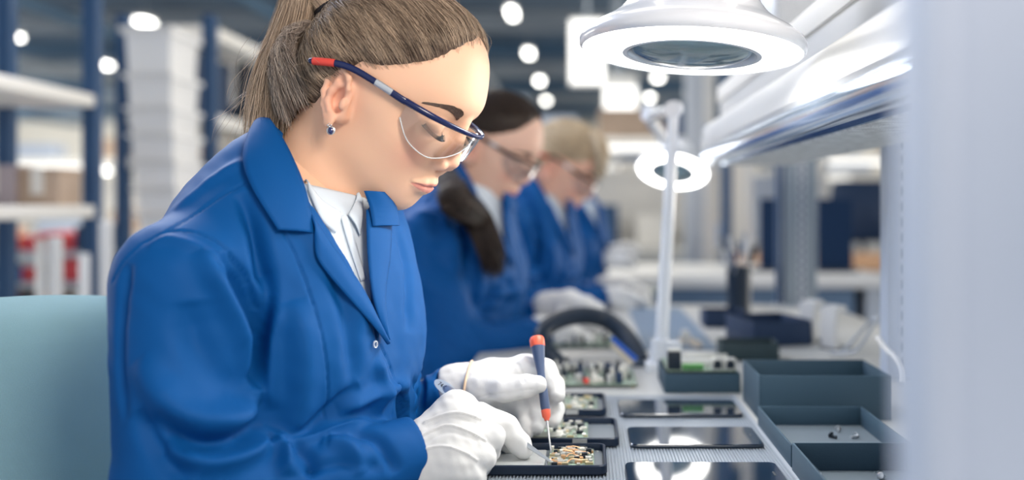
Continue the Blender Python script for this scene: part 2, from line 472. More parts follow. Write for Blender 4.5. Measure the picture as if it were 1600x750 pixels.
def skin_colors(L, lip=(.62,.22,.20), base=(.84,.52,.37), hairl=True):
    m = L.copy(); m[:, 1] = np.abs(m[:, 1])
    c = np.tile(np.array(base, F32), (len(L), 1))
    def mixto(col, w):
        nonlocal c; c = c * (1 - w[:, None]) + np.array(col, F32) * w[:, None]
    g = lambda ctr, r: np.exp(-(((m - mm(*ctr)) / (np.array(r, F32) / 1000)) ** 2).sum(1))
    mixto((.86,.38,.28), .5 * g((72, 40, -12), (22, 18, 18)))       # cheek
    mixto((.80,.38,.30), .4 * g((102, 0, -6), (12, 14, 12)))
    mixto((.80,.34,.26), .45 * g((-12, 75, 0), (22, 16, 30)))         # ear
    # lips
    z = m[:, 2] * 1000; y = m[:, 1] * 1000
    mid = -37.7 - 2.4 * (y / 24) ** 2
    top = mid + 6.4 * np.clip(1 - (y / 25) ** 2, 0, 1) ** .9 - 1.3 * np.exp(-(y / 2.2) ** 2)
    bot = mid - 7.4 * np.clip(1 - (y / 24.5) ** 2, 0, 1) ** .7
    w = np.clip((top - z) / .8, 0, 1) * np.clip((z - bot) / .8, 0, 1) * (m[:, 0] > .076) * (y < 25.5)
    mixto(lip, w.astype(F32) * .85)
    return c
# ------------------------------------------------------------------ materials used by the people
M_skin = mat('skin', (.8, .52, .4), .50, sss=.12, attr='Col', spec=.28, bump=('noise', 900, .06))
M_coat = mat('blue_cotton', (.001, .076, .275), .64, spec=.18, bump=('noise', 1400, .05))
M_coatin = mat('blue_cotton_stitch', (.006, .055, .30), .8, spec=.2)
M_shirt = mat('white_shirt', (.62, .70, .78), .75, spec=.3)
M_glove = mat('white_glove_cotton', (.76, .76, .75), .9, spec=.15, bump=('noise', 1500, .25))
M_hair = mat('hair', (.2, .12, .08), .36, attr='Col', spec=.5)
M_dark = mat('dark_detail', (.01, .01, .015), .5)
M_skin2 = M_skin

# ------------------------------------------------------------------ worker body
DEF = dict(
  head=dict(T=(-.2145, 1, 1.1185), yaw=-13, pitch=33, sc=.975),
  chest=P(462, 500, 1.0), belly=P(425, 740, 1.0), tyaw=-20, upback=P(398, 412, 1.02), nb=P(445, 330, 1.0),
  sn=P(286, 449, .855), en=P(296, 812, .83), wn=P(652, 706, .935),
  sf=P(566, 425, 1.13), ef=P(585, 740, 1.15), wf=P(716, 609, 1.088))
def torso_f(J, p, grow=0.0, arms=True):
    a = math.radians(J['tyaw']); M = np.array([[math.cos(a), -math.sin(a), 0], [math.sin(a), math.cos(a), 0], [0, 0, 1]])
    d = ell(p, J['chest'], (.114, .160, .205), M)
    d = smin(d, ell(p, J['belly'], (.128, .165, .22), M), .06)
    d = smin(d, sph(p, J['upback'], .098), .05)
    d = smin(d, cap(p, J['nb'] + M @ np.array([-.01, 0, -.035]), J['sn'] + np.array([.014, .036, .022]), .056, .050), .035)
    d = smin(d, cap(p, J['nb'] + M @ np.array([-.01, 0, -.035]), J['sf'] + np.array([-.005, -.04, .01]), .056, .046), .03)
    # bust
    d = smin(d, ell(p, J['chest'] + M @ np.array([.062, -.065, -.01]), (.052, .055, .062), M), .045)
    d = smin(d, ell(p, J['chest'] + M @ np.array([.050, .055, -.01]), (.050, .05, .06), M), .04)
    if arms:
        n = cap(p, J['sn'], J['en'], .061, .060); n = smin(n, cap(p, J['en'], J['wn'], .060, .035), .03)
        d = smin(d, n, .014)
        m = cap(p, J['sf'], J['ef'], .060, .052); m = smin(m, cap(p, J['ef'], J['wf'], .050, .0325), .03)
        d = smin(d, m, .014)
    return d - grow
def neck_f(J, hd, p, r=(.050, .053)):
    a = hd.w(-22, 0, -28); b = J['nb'] + np.array([0, 0, -.02])
    c = hd.w(20, 0, -52)
    d = cap(p, a, b, *r)
    return smin(d, cap(p, c, b + np.array([.045, 0, -.005]), r[0] * .55, r[1] * .6), .03)
def cuts(p, pt, n, k=None):       # keep the side of the plane that n points away from
    return (p - np.asarray(pt, F32)) @ np.asarray(n, F32)

def foldfield(V, N, lines, f, dV=(0, 0, 0)):
    """sum of ridges (+) and grooves (-) along 3-D polylines"""
    disp = np.zeros(len(V), F32)
    for pl, w, amp in lines:
        pl = np.asarray(pl, F32) + np.asarray(dV, F32)
        lo = pl.min(0) - 4 * w; hi = pl.max(0) + 4 * w
        s = ((V > lo) & (V < hi)).all(1)
        if not s.any(): continue
        q = V[s]; best = np.full(len(q), 9., F32); tt = np.zeros(len(q), F32); n = len(pl) - 1
        for i in range(n):
            a, b = pl[i], pl[i + 1]; ab = b - a; t = np.clip(((q - a) @ ab) / max(float(ab @ ab), 1e-9), 0, 1)
            e = np.linalg.norm(q - a - t[:, None] * ab, axis=1); k = e < best; best[k] = e[k]; tt[k] = (i + t[k]) / n
        env = np.clip(np.minimum(tt, 1 - tt) / .22, 0, 1) ** .8 if w > .003 else 1.0
        disp[s] += amp * env * np.exp(-(best / w) ** 2)
    return disp
def vnoise(p, s, seed=0):
    """cheap smooth noise: sum of rotated sines"""
    r = np.random.default_rng(seed); d = np.zeros(len(p), F32)
    for k in range(7):
        v = r.normal(size=3); v /= np.linalg.norm(v); d += np.sin(p @ (v * s * r.uniform(.6, 1.6)) + r.uniform(0, 6.28)).astype(F32)
    return d / 7 ** .5

# folds of the near worker's coat: px polylines, width px, amplitude mm
FOLDS = [
 # sleeve seam at the shoulder and its puckers
 ([(228,376),(256,362),(283,357),(318,364),(355,388),(390,430),(405,480)], 2.0, -1.8),
 ([(228,385),(262,372),(310,386),(352,414),(380,452)], 9, 2.4),
 # shoulder yoke seam
 ([(382,285),(352,300),(300,335),(262,358)], 1.8, -1.2),
 ([(384,245),(330,282),(275,330)], 12, 2.2),
 # armhole deep fold, chest side
 ([(372,300),(398,352),(412,420),(420,470),(405,540),(398,600)], 11, -9),
 ([(412,430),(425,480),(418,560),(425,640)], 13, 5),
 ([(428,330),(470,420),(500,520),(512,600),(510,700)], 1.6, -1.2),
 ([(455,470),(475,540),(470,640),(440,720)], 22, 5),
 ([(560,600),(520,640),(470,680),(430,700)], 12, -5),
 ([(640,600),(590,615),(530,640)], 12, 5),
 ([(520,420),(545,500),(555,600)], 16, -4),
 ([(590,560),(600,600),(590,650)], 12, 4),
 ([(620,350),(640,430),(640,520)], 14, -3),
 ([(450,300),(520,410),(575,520)], 14, 2.5),
 # upper sleeve
 ([(312,392),(348,462),(380,540),(402,632)], 13, 8),
 ([(352,392),(388,466),(398,560),(396,610)], 15, -11),
 ([(200,410),(188,470),(184,560),(196,660)], 9, -4),
 ([(300,470),(308,530),(345,590),(385,618)], 26, -6),
 ([(215,560),(280,640),(350,655),(402,636)], 20, 8),
 ([(240,650),(300,690),(360,690),(406,655)], 12, -9),
 ([(255,700),(320,722),(380,712),(420,690)], 15, 8),
 ([(215,640),(245,700),(300,750)], 14, -6),
 ([(598,540),(612,575),(618,610),(614,650)], 1.6, -1.4),
 ([(222,378),(190,410),(174,440)], 1.8, -1.5),
 # forearm
 ([(420,690),(445,712),(450,745)], 12, 6),
 ([(455,700),(480,715),(492,745)], 11, -5),
 ([(400,668),(455,690),(520,670),(585,655)], 9, 4),
 ([(500,690),(545,700),(570,740)], 13, 4.5),
 ([(545,675),(590,690),(620,740)], 11, -4),
 ([(470,740),(530,725),(600,730)], 10, -3),
 # far sleeve
 ([(655,575),(672,600),(665,640)], 8, 2.5),
 ([(672,580),(690,605),(688,640)], 7, -1.5),
 ([(645,590),(655,620),(650,650)], 8, -2),
]
def build_coat(name, J, parent, h, lines, f3=None, dV=(0, 0, 0), noise=1.0, opening=None):
    f = lambda p: torso_f(J, p)
    lo = np.minimum.reduce([J[k] for k in ('sn', 'en', 'belly', 'chest', 'ef')]) - np.array([.16, .09, .02]); lo[2] = .70
    hi = np.maximum.reduce([J[k] for k in ('chest', 'wn', 'wf', 'sf', 'ef')]) + np.array([.12, .11, .10]); hi[2] = J['nb'][2] + .10
    nd = (J['wn'] - J['en']) / np.linalg.norm(J['wn'] - J['en']); fd = (J['wf'] - J['ef']) / np.linalg.norm(J['wf'] - J['ef'])
    hd = Head(**J['head'])
    op = opening
    def g(p):
        d = f(p)
        for w, n, ir in ((J['wn'], nd, .031), (J['wf'], fd, .0285)):
            # flat sleeve end and hollow cuff
            c = np.where(np.linalg.norm(p - w.astype(F32), axis=1) < .075, cuts(p, w, n), -1.)
            d = smax(d, c, .004)
            inner = cap(p, w - n * .02, w + n * .03, ir, ir); d = smax(d, -inner, .002)
        d = smax(d, -(neck_f(J, hd, p, (.062, .064))), .006)
        d = np.maximum(d, .70 - p[:, 2])
        if op is not None: d = smax(d, -op(p), .003)
        return d
    V, Q = surf(g, lo, hi, h)
    N = vnormals(V, Q)
    disp = foldfield(V, N, lines, f, dV) * 1.75 if lines else 0
    disp = disp + noise * (.0018 * vnoise(V * np.array([1, 1, .55], F32), 42, 3) + .0009 * vnoise(V * np.array([1, 1, .5], F32), 95, 4) + .00025 * vnoise(V, 260, 8))
    V2 = V + N * disp[:, None] if np.ndim(disp) else V
    # keep cuff rims crisp
    o = np_mesh(name, V2, Q, M_coat, parent)
    return o, f

def lerp_path(pts, t):
    p = np.array(smooth_path([np.array(q, float) for q in pts], 10)); s = np.concatenate([[0], np.cumsum(np.linalg.norm(np.diff(p, axis=0), axis=1))]); s /= s[-1]
    return np.stack([np.interp(t, s, p[:, i]) for i in range(p.shape[1])], 1)
def patch(name, A, B, f, off, m, parent, n=36, k=10, bulge=0.0, thick=.0016, edge=0.0, y0=.6, y1=1.5):
    """cloth strip between two edges, laid on the body f at a distance"""
    t = np.linspace(0, 1, n); a = lerp_path(A, t); b = lerp_path(B, t)
    s = np.linspace(0, 1, k); G = a[:, None] * (1 - s)[None, :, None] + b[:, None] * s[None, :, None]
    H = hit(f, G[..., 0].ravel(), G[..., 1].ravel(), y0, y1)
    bad = np.isnan(H[:, 0])
    if bad.any():
        gi = np.where(~bad)[0]; px = G.reshape(-1, 2)
        for i in np.where(bad)[0]:
            j = gi[np.argmin(((px[gi] - px[i]) ** 2).sum(1))]
            H[i] = P(px[i][0], px[i][1], H[j][1])
    g = grad(f, H.astype(F32)); g /= np.maximum(np.linalg.norm(g, axis=1, keepdims=True), 1e-6)
    S = np.tile(s, n)
    H = H + g * (off + bulge * np.sin(S * math.pi) + edge * S)[:, None]
    i = np.arange(n - 1)[:, None] * k + np.arange(k - 1)[None]
    Q = np.stack([i, i + 1, i + k + 1, i + k], -1).reshape(-1, 4)
    o = np_mesh(name, H, Q, m, parent)
    md = o.modifiers.new('s', 'SOLIDIFY'); md.thickness = thick; md.offset = 0
    return o

# ------------------------------------------------------------------ gloves
def glove_mesh(name, palm, fingers, parent, h=.0016, seams=(), k=.005, cutp=None, knit=True):
    R = lambda q: P(q[0], q[1], q[2]) if isinstance(q, tuple) else q
    pal = [([R(q) for q in c[0]], c[1]) for c in palm]; fin = [([R(q) for q in c[0]], c[1]) for c in fingers]
    allp = np.array([q for c in pal + fin for q in c[0]])
    def f(p):
        d = None
        for pts, rs in pal:
            e = chain(p, pts, rs, .01); d = e if d is None else smin(d, e, .016)
        dd = None
        for pts, rs in fin:
            e = chain(p, pts, rs, .004); dd = e if dd is None else smin(dd, e, .0022)
        d = smin(d, dd, .006)
        if cutp is not None: d = smax(d, cuts(p, cutp[0], cutp[1]), .003)
        return d
    V, Q = surf(f, allp.min(0) - .04, allp.max(0) + .04, h)
    N = vnormals(V, Q); disp = .0006 * vnoise(V, 160, 5) + .0003 * vnoise(V, 420, 6)
    if seams:
        L = []
        for pl, w, amp in seams:
            H = hit(f, [q[0] for q in smooth_path(pl, 5)], [q[1] for q in smooth_path(pl, 5)], .8, 1.3)
            H = H[~np.isnan(H[:, 0])]
            if len(H) > 1: L.append((H, w, amp))
        disp = disp + foldfield(V, N, L, f)
    return np_mesh(name, V + N * disp[:, None], Q, M_glove, parent), f
# ------------------------------------------------------------------ hair
HL_A = np.radians([0, 12, 33, 46, 58.6, 80, 93, 106, 118, 131, 150, 168, 180])
HL_Z = np.array([119, 116, 108, 94, 76, 55, 44, 38, 4, -30, -42, -48, -50]) / 1000
def hair_mask(X, za=HL_Z):     # X head-local surface points -> height above hairline (m)
    al = np.arctan2(np.abs(X[:, 1]), X[:, 0] - .012)
    return X[:, 2] - np.interp(al, HL_A, za)
def fib_dirs(n, r=rng):
    i = np.arange(n) + .5; z = 1 - 2 * i / n; a = math.pi * (1 + 5 ** .5) * i
    s = np.sqrt(1 - z * z); return np.stack([s * np.cos(a), s * np.sin(a), z], 1).astype(F32)
def slerp(a, b, t):
    om = np.arccos(np.clip((a * b).sum(-1, keepdims=True), -.9999, .9999)); so = np.sin(om)
    return (np.sin((1 - t) * om) * a + np.sin(t * om) * b) / so
def hair_thick(X, mh, bulk):
    x = np.clip(mh / .035, 0, 1); return (x * (2 - x)) * bulk + .0004
def hair_cap(name, hd, parent, tie, bulk, col, za=HL_Z, n=80):
    bm = bmesh.new(); bmesh.ops.create_icosphere(bm, subdivisions=6, radius=1)
    D = np.array([v.co[:] for v in bm.verts], F32); D /= np.linalg.norm(D, axis=1, keepdims=True)
    Fc = np.array([[v.index for v in f.verts] for f in bm.faces]); bm.free()
    r = head_r(D); X = HC + D * r[:, None]; mh = hair_mask(X, za)
    r2 = r + np.where(mh > .003, hair_thick(X, mh - .003, bulk) - .0012, -.003)
    keep = mh > -.008
    fk = keep[Fc].all(1)
    used = np.unique(Fc[fk]); remap = -np.ones(len(D), int); remap[used] = np.arange(len(used))
    V = hd.W((HC + D * r2[:, None])[used])
    o = np_mesh(name, V, remap[Fc[fk]], M_hair, parent); set_col(o, 'Col', np.tile(np.array(col, F32), (len(used), 1)))
    return o
def hair_colors(n, pal, r, roots=None):
    w = r.random((n, 1)) ** 1.3
    if roots is not None: w = np.clip(.40 + .24 * vnoise(roots, 260, 9)[:, None] + .14 * vnoise(roots, 700, 10)[:, None] + r.normal(0, .10, (n, 1)), 0, 1)
    a = np.array(pal[0]); b = np.array(pal[1])
    return ((a * (1 - w) + b * w) * r.uniform(.88, 1.12, (n, 1))).astype(F32)
def scalp_strands(hd, tie, n, r, bulk, za=HL_Z, k=12, seg=(.25, .6), jit=.0013, comb=-.05):
    D = fib_dirs(n); D = D + r.normal(0, .012, D.shape); D /= np.linalg.norm(D, axis=1, keepdims=True); D = D.astype(F32)
    X = HC + D * head_r(D)[:, None]; mh = hair_mask(X, za); D = D[mh > np.abs(r.normal(0, .0055, len(mh))) - .002]; m = len(D)
    T = np.tile(tie, (m, 1)); T = T + r.normal(0, .07, T.shape); T /= np.linalg.norm(T, axis=1, keepdims=True)
    ln = r.uniform(*seg, (m, 1)); wob = r.normal(0, .03, (m, 3)); out = []; lift = r.random(m) ** 2 * jit * 2.2 - jit * .3
    for i in range(k):
        t = ln * i / (k - 1)
        d = slerp(D, T, t) + wob * np.sin(t * 3.1)
        # comb the sides up over the temple before they run back
        d[:, 2] += comb * np.sin(math.pi * t[:, 0]) * np.clip(D[:, 0] * 2, 0, 1)
        d /= np.linalg.norm(d, axis=1, keepdims=True); d = d.astype(F32)
        rr = head_r(d); x = HC + d * rr[:, None]; h = hair_thick(x, np.maximum(hair_mask(x, za), 0), bulk)
        out.append(HC + d * (rr + h + lift * math.sin(math.pi * min(1, i / (k - 1) + .12)))[:, None])
    return hd.W(np.stack(out, 1))
def bundle(ctrl, n, r, wid, k=22, wob=.003, flat=(1, 1, 1), t0=(0, .0), t1=(.7, 1)):
    """n strands along a centre path; wid = radius of the bundle at each control"""
    p = np.array(smooth_path(ctrl, 8)); u = np.linspace(0, 1, len(p)); w = np.interp(u, np.linspace(0, 1, len(wid)), wid)
    off = r.normal(0, .5, (n, 3)) * np.array(flat); nn = np.linalg.norm(off, axis=1, keepdims=True); off = off / np.maximum(nn, 1) 
    a = r.uniform(t0[0], t0[0] + t0[1], n); b = r.uniform(t1[0], t1[1], n); S = []
    ph = r.uniform(0, 6.28, (n, 3)); fr = r.uniform(3, 8, (n, 3))
    for i in range(k):
        t = a + (b - a) * i / (k - 1)
        c = np.stack([np.interp(t, u, p[:, j]) for j in range(3)], 1); ww = np.interp(t, u, w)
        S.append(c + off * ww[:, None] + np.sin(fr * t[:, None] + ph) * wob * t[:, None])
    return np.stack(S, 1)

# ------------------------------------------------------------------ safety glasses (built on a head)
M_navy = mat('navy_plastic', (.005, .012, .075), .22, coat=.3)
M_silver = mat('silver_plastic', (.62, .64, .66), .25, metal=.7)
M_red = mat('red_plastic', (.75, .07, .05), .45)
M_lens = glass_mat('clear_lens', (.98, .98, .97), 2.6, .025)  # small diffuse share paints a milky reflection into the lens
def lens_pt(ph, z, off=0): 
    y = math.sin(ph) * (67 + off); x = 42 + math.cos(ph) * (67 + off)
    return (x, y, z)
def glasses(name, hd, label, fine=True, group=None, tint=None, frame=None):
    fm = frame or M_navy
    root = empty(name, hd.w(100, 0, 30)); tag(root, label, 'safety glasses', group)
    bpy.context.view_layer.update()
    def adopt(o): o.parent = root; o.matrix_parent_inverse = Matrix.Translation(-Vector(root.location)); return o
    A = np.radians([-82, -66, -45, -28, -12, -5, 0, 5, 12, 28, 45, 66, 82])
    ZB = [16, 0, -5.5, 1, 12, 19, 22, 19, 12, 1, -5.5, 0, 16]; _zs = smooth_path([np.array([a_, b_]) for a_, b_ in zip(A, ZB)], 8); A = np.array([q[0] for q in _zs]); ZB = [q[1] for q in _zs]
    n, k = 60, 12; G = []
    for i in range(n):
        ph = math.radians(-82) + i / (n - 1) * math.radians(164); zb = float(np.interp(ph, A, ZB))
        zt = 33.5
        for j in range(k):
            s = j / (k - 1); zz = zt + (zb - zt) * s; bul = -2.5 * s * s
            G.append(hd.w(*lens_pt(ph, zz, bul)))
    i = np.arange(n - 1)[:, None] * k + np.arange(k - 1)[None]
    Q = np.stack([i, i + 1, i + k + 1, i + k], -1).reshape(-1, 4)
    adopt(np_mesh('lens', np.array(G), Q, tint or M_lens))
    # lens rim bead
    rim = [hd.w(*lens_pt(math.radians(-82 + 164 * q / 50), float(np.interp(math.radians(-82 + 164 * q / 50), A, ZB)), -2.5)) for q in range(51)]
    adopt(tb('lens_edge', rim, .0006, M_clear))
    bar = [hd.w(*lens_pt(math.radians(-84 + 168 * q / 40), 33 + 2 * math.cos(math.radians(-84 + 168 * q / 40)), .6)) for q in range(41)]
    adopt(tb('brow_bar', bar, [.0023 + .0013 * abs(q - 20) / 20 for q in range(41)], fm, seg=12, squash=(hd.M[:, 0], .7)))
    for s in (-1, 1):
        pts = [(50, s * 67.5, 33), (44, s * 70, 33), (30, s * 73.5, 33.5), (10, s * 77, 33.5), (-10, s * 80.5, 32.5), (-26, s * 84, 28.5), (-42, s * 84.5, 21), (-54, s * 83.5, 15)]
        Wp = smooth_path([hd.w(*q) for q in pts], 8); nn = len(Wp)
        arm = empty('temple_arm', hd.w(*pts[0])); arm.parent = root; arm.matrix_parent_inverse = Matrix.Translation(-Vector(root.location))
        def ad2(o): o.parent = arm; o.matrix_parent_inverse = Matrix.Translation(-Vector(hd.w(*pts[0]))); return o
        ad2(tb('arm_front', Wp[:15], [.0036] * 15, fm, squash=(hd.M[:, 1], .55)))
        ad2(tb('silver_sleeve', Wp[14:23], .0037, M_silver, squash=(hd.M[:, 1], .55)))
        ad2(tb('arm_rear', Wp[22:], [.0034] * (nn - 26) + [.0030, .0028, .0024, .0016], fm, squash=(hd.M[:, 1], .6)))
        ad2(tb('ear_grip', Wp[-16:-4], .0038, M_red, squash=(hd.M[:, 1], .8)))
    return root
M_clear = mat('clear_plastic_edge', (.85, .92, .96), .1, alpha=.55)

def body_mesh(J, hd, h, parent=None, lip=(.66, .25, .22), skin=(.87, .54, .37), low=.90):
    def f(p):
        d = head_f(hd.L(p)) * hd.sc
        return smin(d, neck_f(J, hd, p), .016)
    c = hd.T; lo = np.minimum(c - .14, J['nb'] - .07); hi = c + np.array([.145, .14, .15]); lo[2] = J['nb'][2] - .05
    V, Q = surf(f, lo, hi, h)
    g = lambda p: torso_f(J, p, -.024)
    lo2 = np.minimum.reduce([J[k] for k in ('sn', 'en', 'belly', 'ef')]) - .12; hi2 = np.maximum.reduce([J[k] for k in ('chest', 'wn', 'wf', 'sf', 'ef', 'nb')]) + .1
    V2, Q2 = surf(lambda p: np.maximum(g(p), .70 - p[:, 2]), lo2, hi2, .012)
    col = skin_colors(hd.L(V), lip, skin); col2 = np.tile(np.array(skin, F32), (len(V2), 1))
    o = np_mesh('person', np.concatenate([V, V2]), np.concatenate([Q, Q2 + len(V)]), M_skin, parent)
    set_col(o, 'Col', np.concatenate([col, col2]))
    return o, f
def cuff_seam(): pass
def pdir(x, y, z): 
    v = np.array([x, y, z], float) / 1000 - HC; return (v / np.linalg.norm(v)).astype(F32)

# ------------------------------------------------------------------ the nearest worker
J1 = DEF; H1 = Head(**J1['head'])
W1, f_body1 = body_mesh(J1, H1, .0015)
tag(W1, 'nearest woman in blue work coat, brown ponytail, bent over opened phones holding screwdriver', 'person')
f_t1 = lambda p: torso_f(J1, p)
f_tn = lambda p: smin(torso_f(J1, p), neck_f(J1, H1, p, (.065, .069)), .03)
ap = hit(f_t1, 592, 532)[0]; nt = hit(f_tn, 478, 300)[0]
_a = math.radians(J1['tyaw']); FW = np.array([math.cos(_a), math.sin(_a), 0]); LF = np.array([-math.sin(_a), math.cos(_a), 0])
def vcut(apex, side):
    w = abs((side - apex) @ LF); hgt = side[2] - apex[2]
    def op(p):
        q = p - apex.astype(F32); l = q @ LF.astype(F32); z = q[:, 2]; fw = q @ FW.astype(F32)
        c, s = hgt / math.hypot(w, hgt), w / math.hypot(w, hgt)
        d = np.abs(l) * c - z * s
        return np.maximum(d, -.10 - fw).astype(F32)
    return op
V1 = vcut(ap, nt)
F3 = []
for pl, w, amp in FOLDS:
    sp = smooth_path(pl, 4); Hh = hit(f_t1, [q[0] for q in sp], [q[1] for q in sp]); Hh = Hh[~np.isnan(Hh[:, 0])]
    if len(Hh) > 1: F3.append((Hh, w * .00062, amp / 1000))
coat1, _ = build_coat('work_coat', J1, W1, .0022, F3, opening=V1)
M_lapel = M_coat
patch('collar', [(424,190),(440,216),(455,246),(475,298),(490,366)], [(403,198),(388,226),(383,262),(397,306),(431,363)], f_tn, .0030, M_lapel, coat1, bulge=.0025, edge=.003, thick=.0022)
patch('lapel', [(484,338),(508,374),(535,412),(560,449),(582,492),(599,534)], [(489,372),(492,404),(510,432),(540,468),(575,508),(598,537)], f_t1, .0035, M_lapel, coat1, bulge=.003, edge=.001, thick=.002)
patch('lapel', [(568,330),(570,400),(578,470),(597,530)], [(606,340),(604,400),(596,460),(599,532)], f_t1, .004, M_lapel, coat1, bulge=.003, thick=.002)
patch('collar', [(562,300),(570,325),(574,356)], [(590,300),(606,322),(611,354)], f_tn, .007, M_lapel, coat1, bulge=.003, edge=.002, thick=.002)
b = hit(f_t1, 588, 537)[0] + np.array([0, -.004, 0])
lt('press_stud', [(.0035, -.0007), (.0035, .0007), (.0026, .0007), (.0026, -.0007)], mat('stud_ring', (.8, .85, .9), .3, metal=.6), coat1, frame_to(b, b + grad(f_t1, b[None].astype(F32))[0]), 20, closed=True)
# shirt under the coat
def shirt_f(p):
    d = torso_f(J1, p, -.009, False)
    nk = neck_f(J1, H1, p, (.0545, .0575))
    ax = (np.array(J1['nb']) - H1.w(-22, 0, -28)); ax /= np.linalg.norm(ax)
    top = cuts(p, P(515, 294, .97), np.array([.25, 0, .968]))
    d = smax(smin(d, nk, .008), top, .002)
    d = smax(d, np.minimum(V1(p), nk - .004) - .012, .002)
    return smax(d, -neck_f(J1, H1, p, (.052, .055)), .002)
V, Q = surf(lambda p: np.maximum(shirt_f(p), .84 - p[:, 2]), P(330, 640, .84), P(690, 200, 1.2), .002)
shirt1 = np_mesh('shirt', V, Q, M_shirt, W1)
patch('shirt_collar', [(476,283),(500,314),(530,334)], [(480,300),(499,344),(521,366)], lambda p: np.minimum(shirt_f(p), neck_f(J1, H1, p, (.056, .059))), .003, M_shirt, shirt1, bulge=.002, thick=.0015, n=20)
patch('shirt_collar', [(556,302),(551,318),(541,337)], [(563,318),(562,345),(559,369)], lambda p: np.minimum(shirt_f(p), neck_f(J1, H1, p, (.056, .059))), .003, M_shirt, shirt1, bulge=.002, thick=.0015, n=20)
patch('placket', [(530,338),(542,380),(562,440)], [(540,336),(554,380),(570,436)], shirt_f, .0016, M_shirt, shirt1, thick=.001, n=20, k=4)
b = hit(shirt_f, 538, 347)[0]
lt('button', [(0, .0012), (.003, .0012), (.0042, .0004), (.0042, -.001)], mat('pearl_button', (.75, .8, .84), .25), shirt1, frame_to(b, b + grad(shirt_f, b[None].astype(F32))[0]), 16)

# gloves and hands
def glove_pair1():
    pr = [([(672,684,.945), (712,646,.95), (752,655,.982)], (.021, .0205, .0145)),
          ([(668,700,.938), (715,672,.945), (750,678,.958)], (.026, .0225, .0145)),
          ([(664,718,.93), (705,712,.93), (742,704,.94)], (.028, .0245, .015)),
          ([(660,728,.935), (700,742,.93), (728,732,.93)], (.026, .024, .015))]
    fr_ = [([(750,652,.984), (791,668,.99), (811,692,.988), (818,704,.985)], (.0148, .0130, .0112, .0092)),
           ([(744,668,.962), (768,683,.948), (764,703,.962), (752,712,.985)], (.0150, .0128, .0112, .0095)),
           ([(738,698,.945), (755,716,.932), (750,728,.948), (738,732,.970)], (.0150, .0122, .0108, .0092)),
           ([(722,728,.932), (742,744,.924), (740,754,.94), (728,757,.96)], (.0140, .0112, .0100, .0088)),
           ([(705,690,1.0), (745,668,1.02), (778,680,1.02), (798,694,1.012)], (.018, .0145, .0125, .0095))]
    c = J1['wn'] - (J1['wn'] - J1['en']) * .02; n = (J1['en'] - J1['wn']); n = n / np.linalg.norm(n)
    seams = [([(663,662),(685,651),(708,645),(730,647),(752,655)], .0009, .0023), ([(656,683),(680,671),(703,665),(735,675),(758,688)], .0009, .0024),
             ([(664,701),(685,697),(705,699),(731,709),(746,719)], .0009, .0023), ([(668,668),(700,652),(745,663)], .0018, -.0008), ([(664,692),(700,676),(745,688)], .0018, -.0009)]
    g, f = glove_mesh('glove', pr, fr_, W1, .0015, seams, cutp=(J1['wn'] + n * .022, n))
    pl = [([(712,606,1.088), (770,592,1.088), (824,578,1.082)], (.0255, .0215, .0150)),
          ([(712,614,1.088), (768,622,1.095), (806,628,1.09)], (.0255, .0220, .0155)),
          ([(726,612,1.08), (758,607,1.062)], (.0225, .0190))]
    fl = [([(748,606,1.062), (786,606,1.045), (822,603,1.036), (842,600,1.032)], (.0180, .0145, .0122, .0090)),
          ([(822,574,1.084), (852,580,1.078), (866,602,1.066), (871,616,1.058)], (.0150, .0126, .0108, .0086)),
          ([(828,592,1.098), (856,610,1.092), (866,638,1.074), (864,656,1.062)], (.0148, .0122, .0108, .0088)),
          ([(820,608,1.094), (838,630,1.080), (841,654,1.064), (838,666,1.057)], (.0145, .0125, .0110, .0090)),
          ([(806,628,1.088), (824,648,1.074), (823,668,1.060), (821,676,1.055)], (.0140, .0112, .0098, .0085))]
    n2 = (J1['ef'] - J1['wf']); n2 = n2 / np.linalg.norm(n2)
    g2, f2 = glove_mesh('glove', pl, fl, W1, .0015, [([(742,566),(770,562),(810,566)], .001, .001), ([(800,556),(812,575),(818,595)], .002, -.0012), ([(742,622),(790,614),(835,608)], .0012, -.0009)], cutp=(P(690,612,1.085), np.array([-1., 0, -.12])))
    # rubber band at the wrist
    band = []
    a = P(726, 609, 1.086)
    for i in range(41):
        t = i / 40 * 2 * math.pi
        q = a + np.array([-.006 * math.sin(t) + .002, .0, 0]) + np.array([0, math.cos(t), 0]) * .045 + np.array([.25, 0, 1]) * math.sin(t) * .045
        for _ in range(8):
            v = f2(q[None].astype(F32))[0] - .0008; gq = grad(f2, q[None].astype(F32))[0]; gq[0] *= .2; q = q - gq * v / max((gq * gq).sum(), .2)
        band.append(q)
    tb('wrist_band', band, .0016, mat('rubber_band', (.75, .55, .38), .6), g2, squash=((1, 0, 0), 1.0))
    return f, f2
fg1, fg2 = glove_pair1()

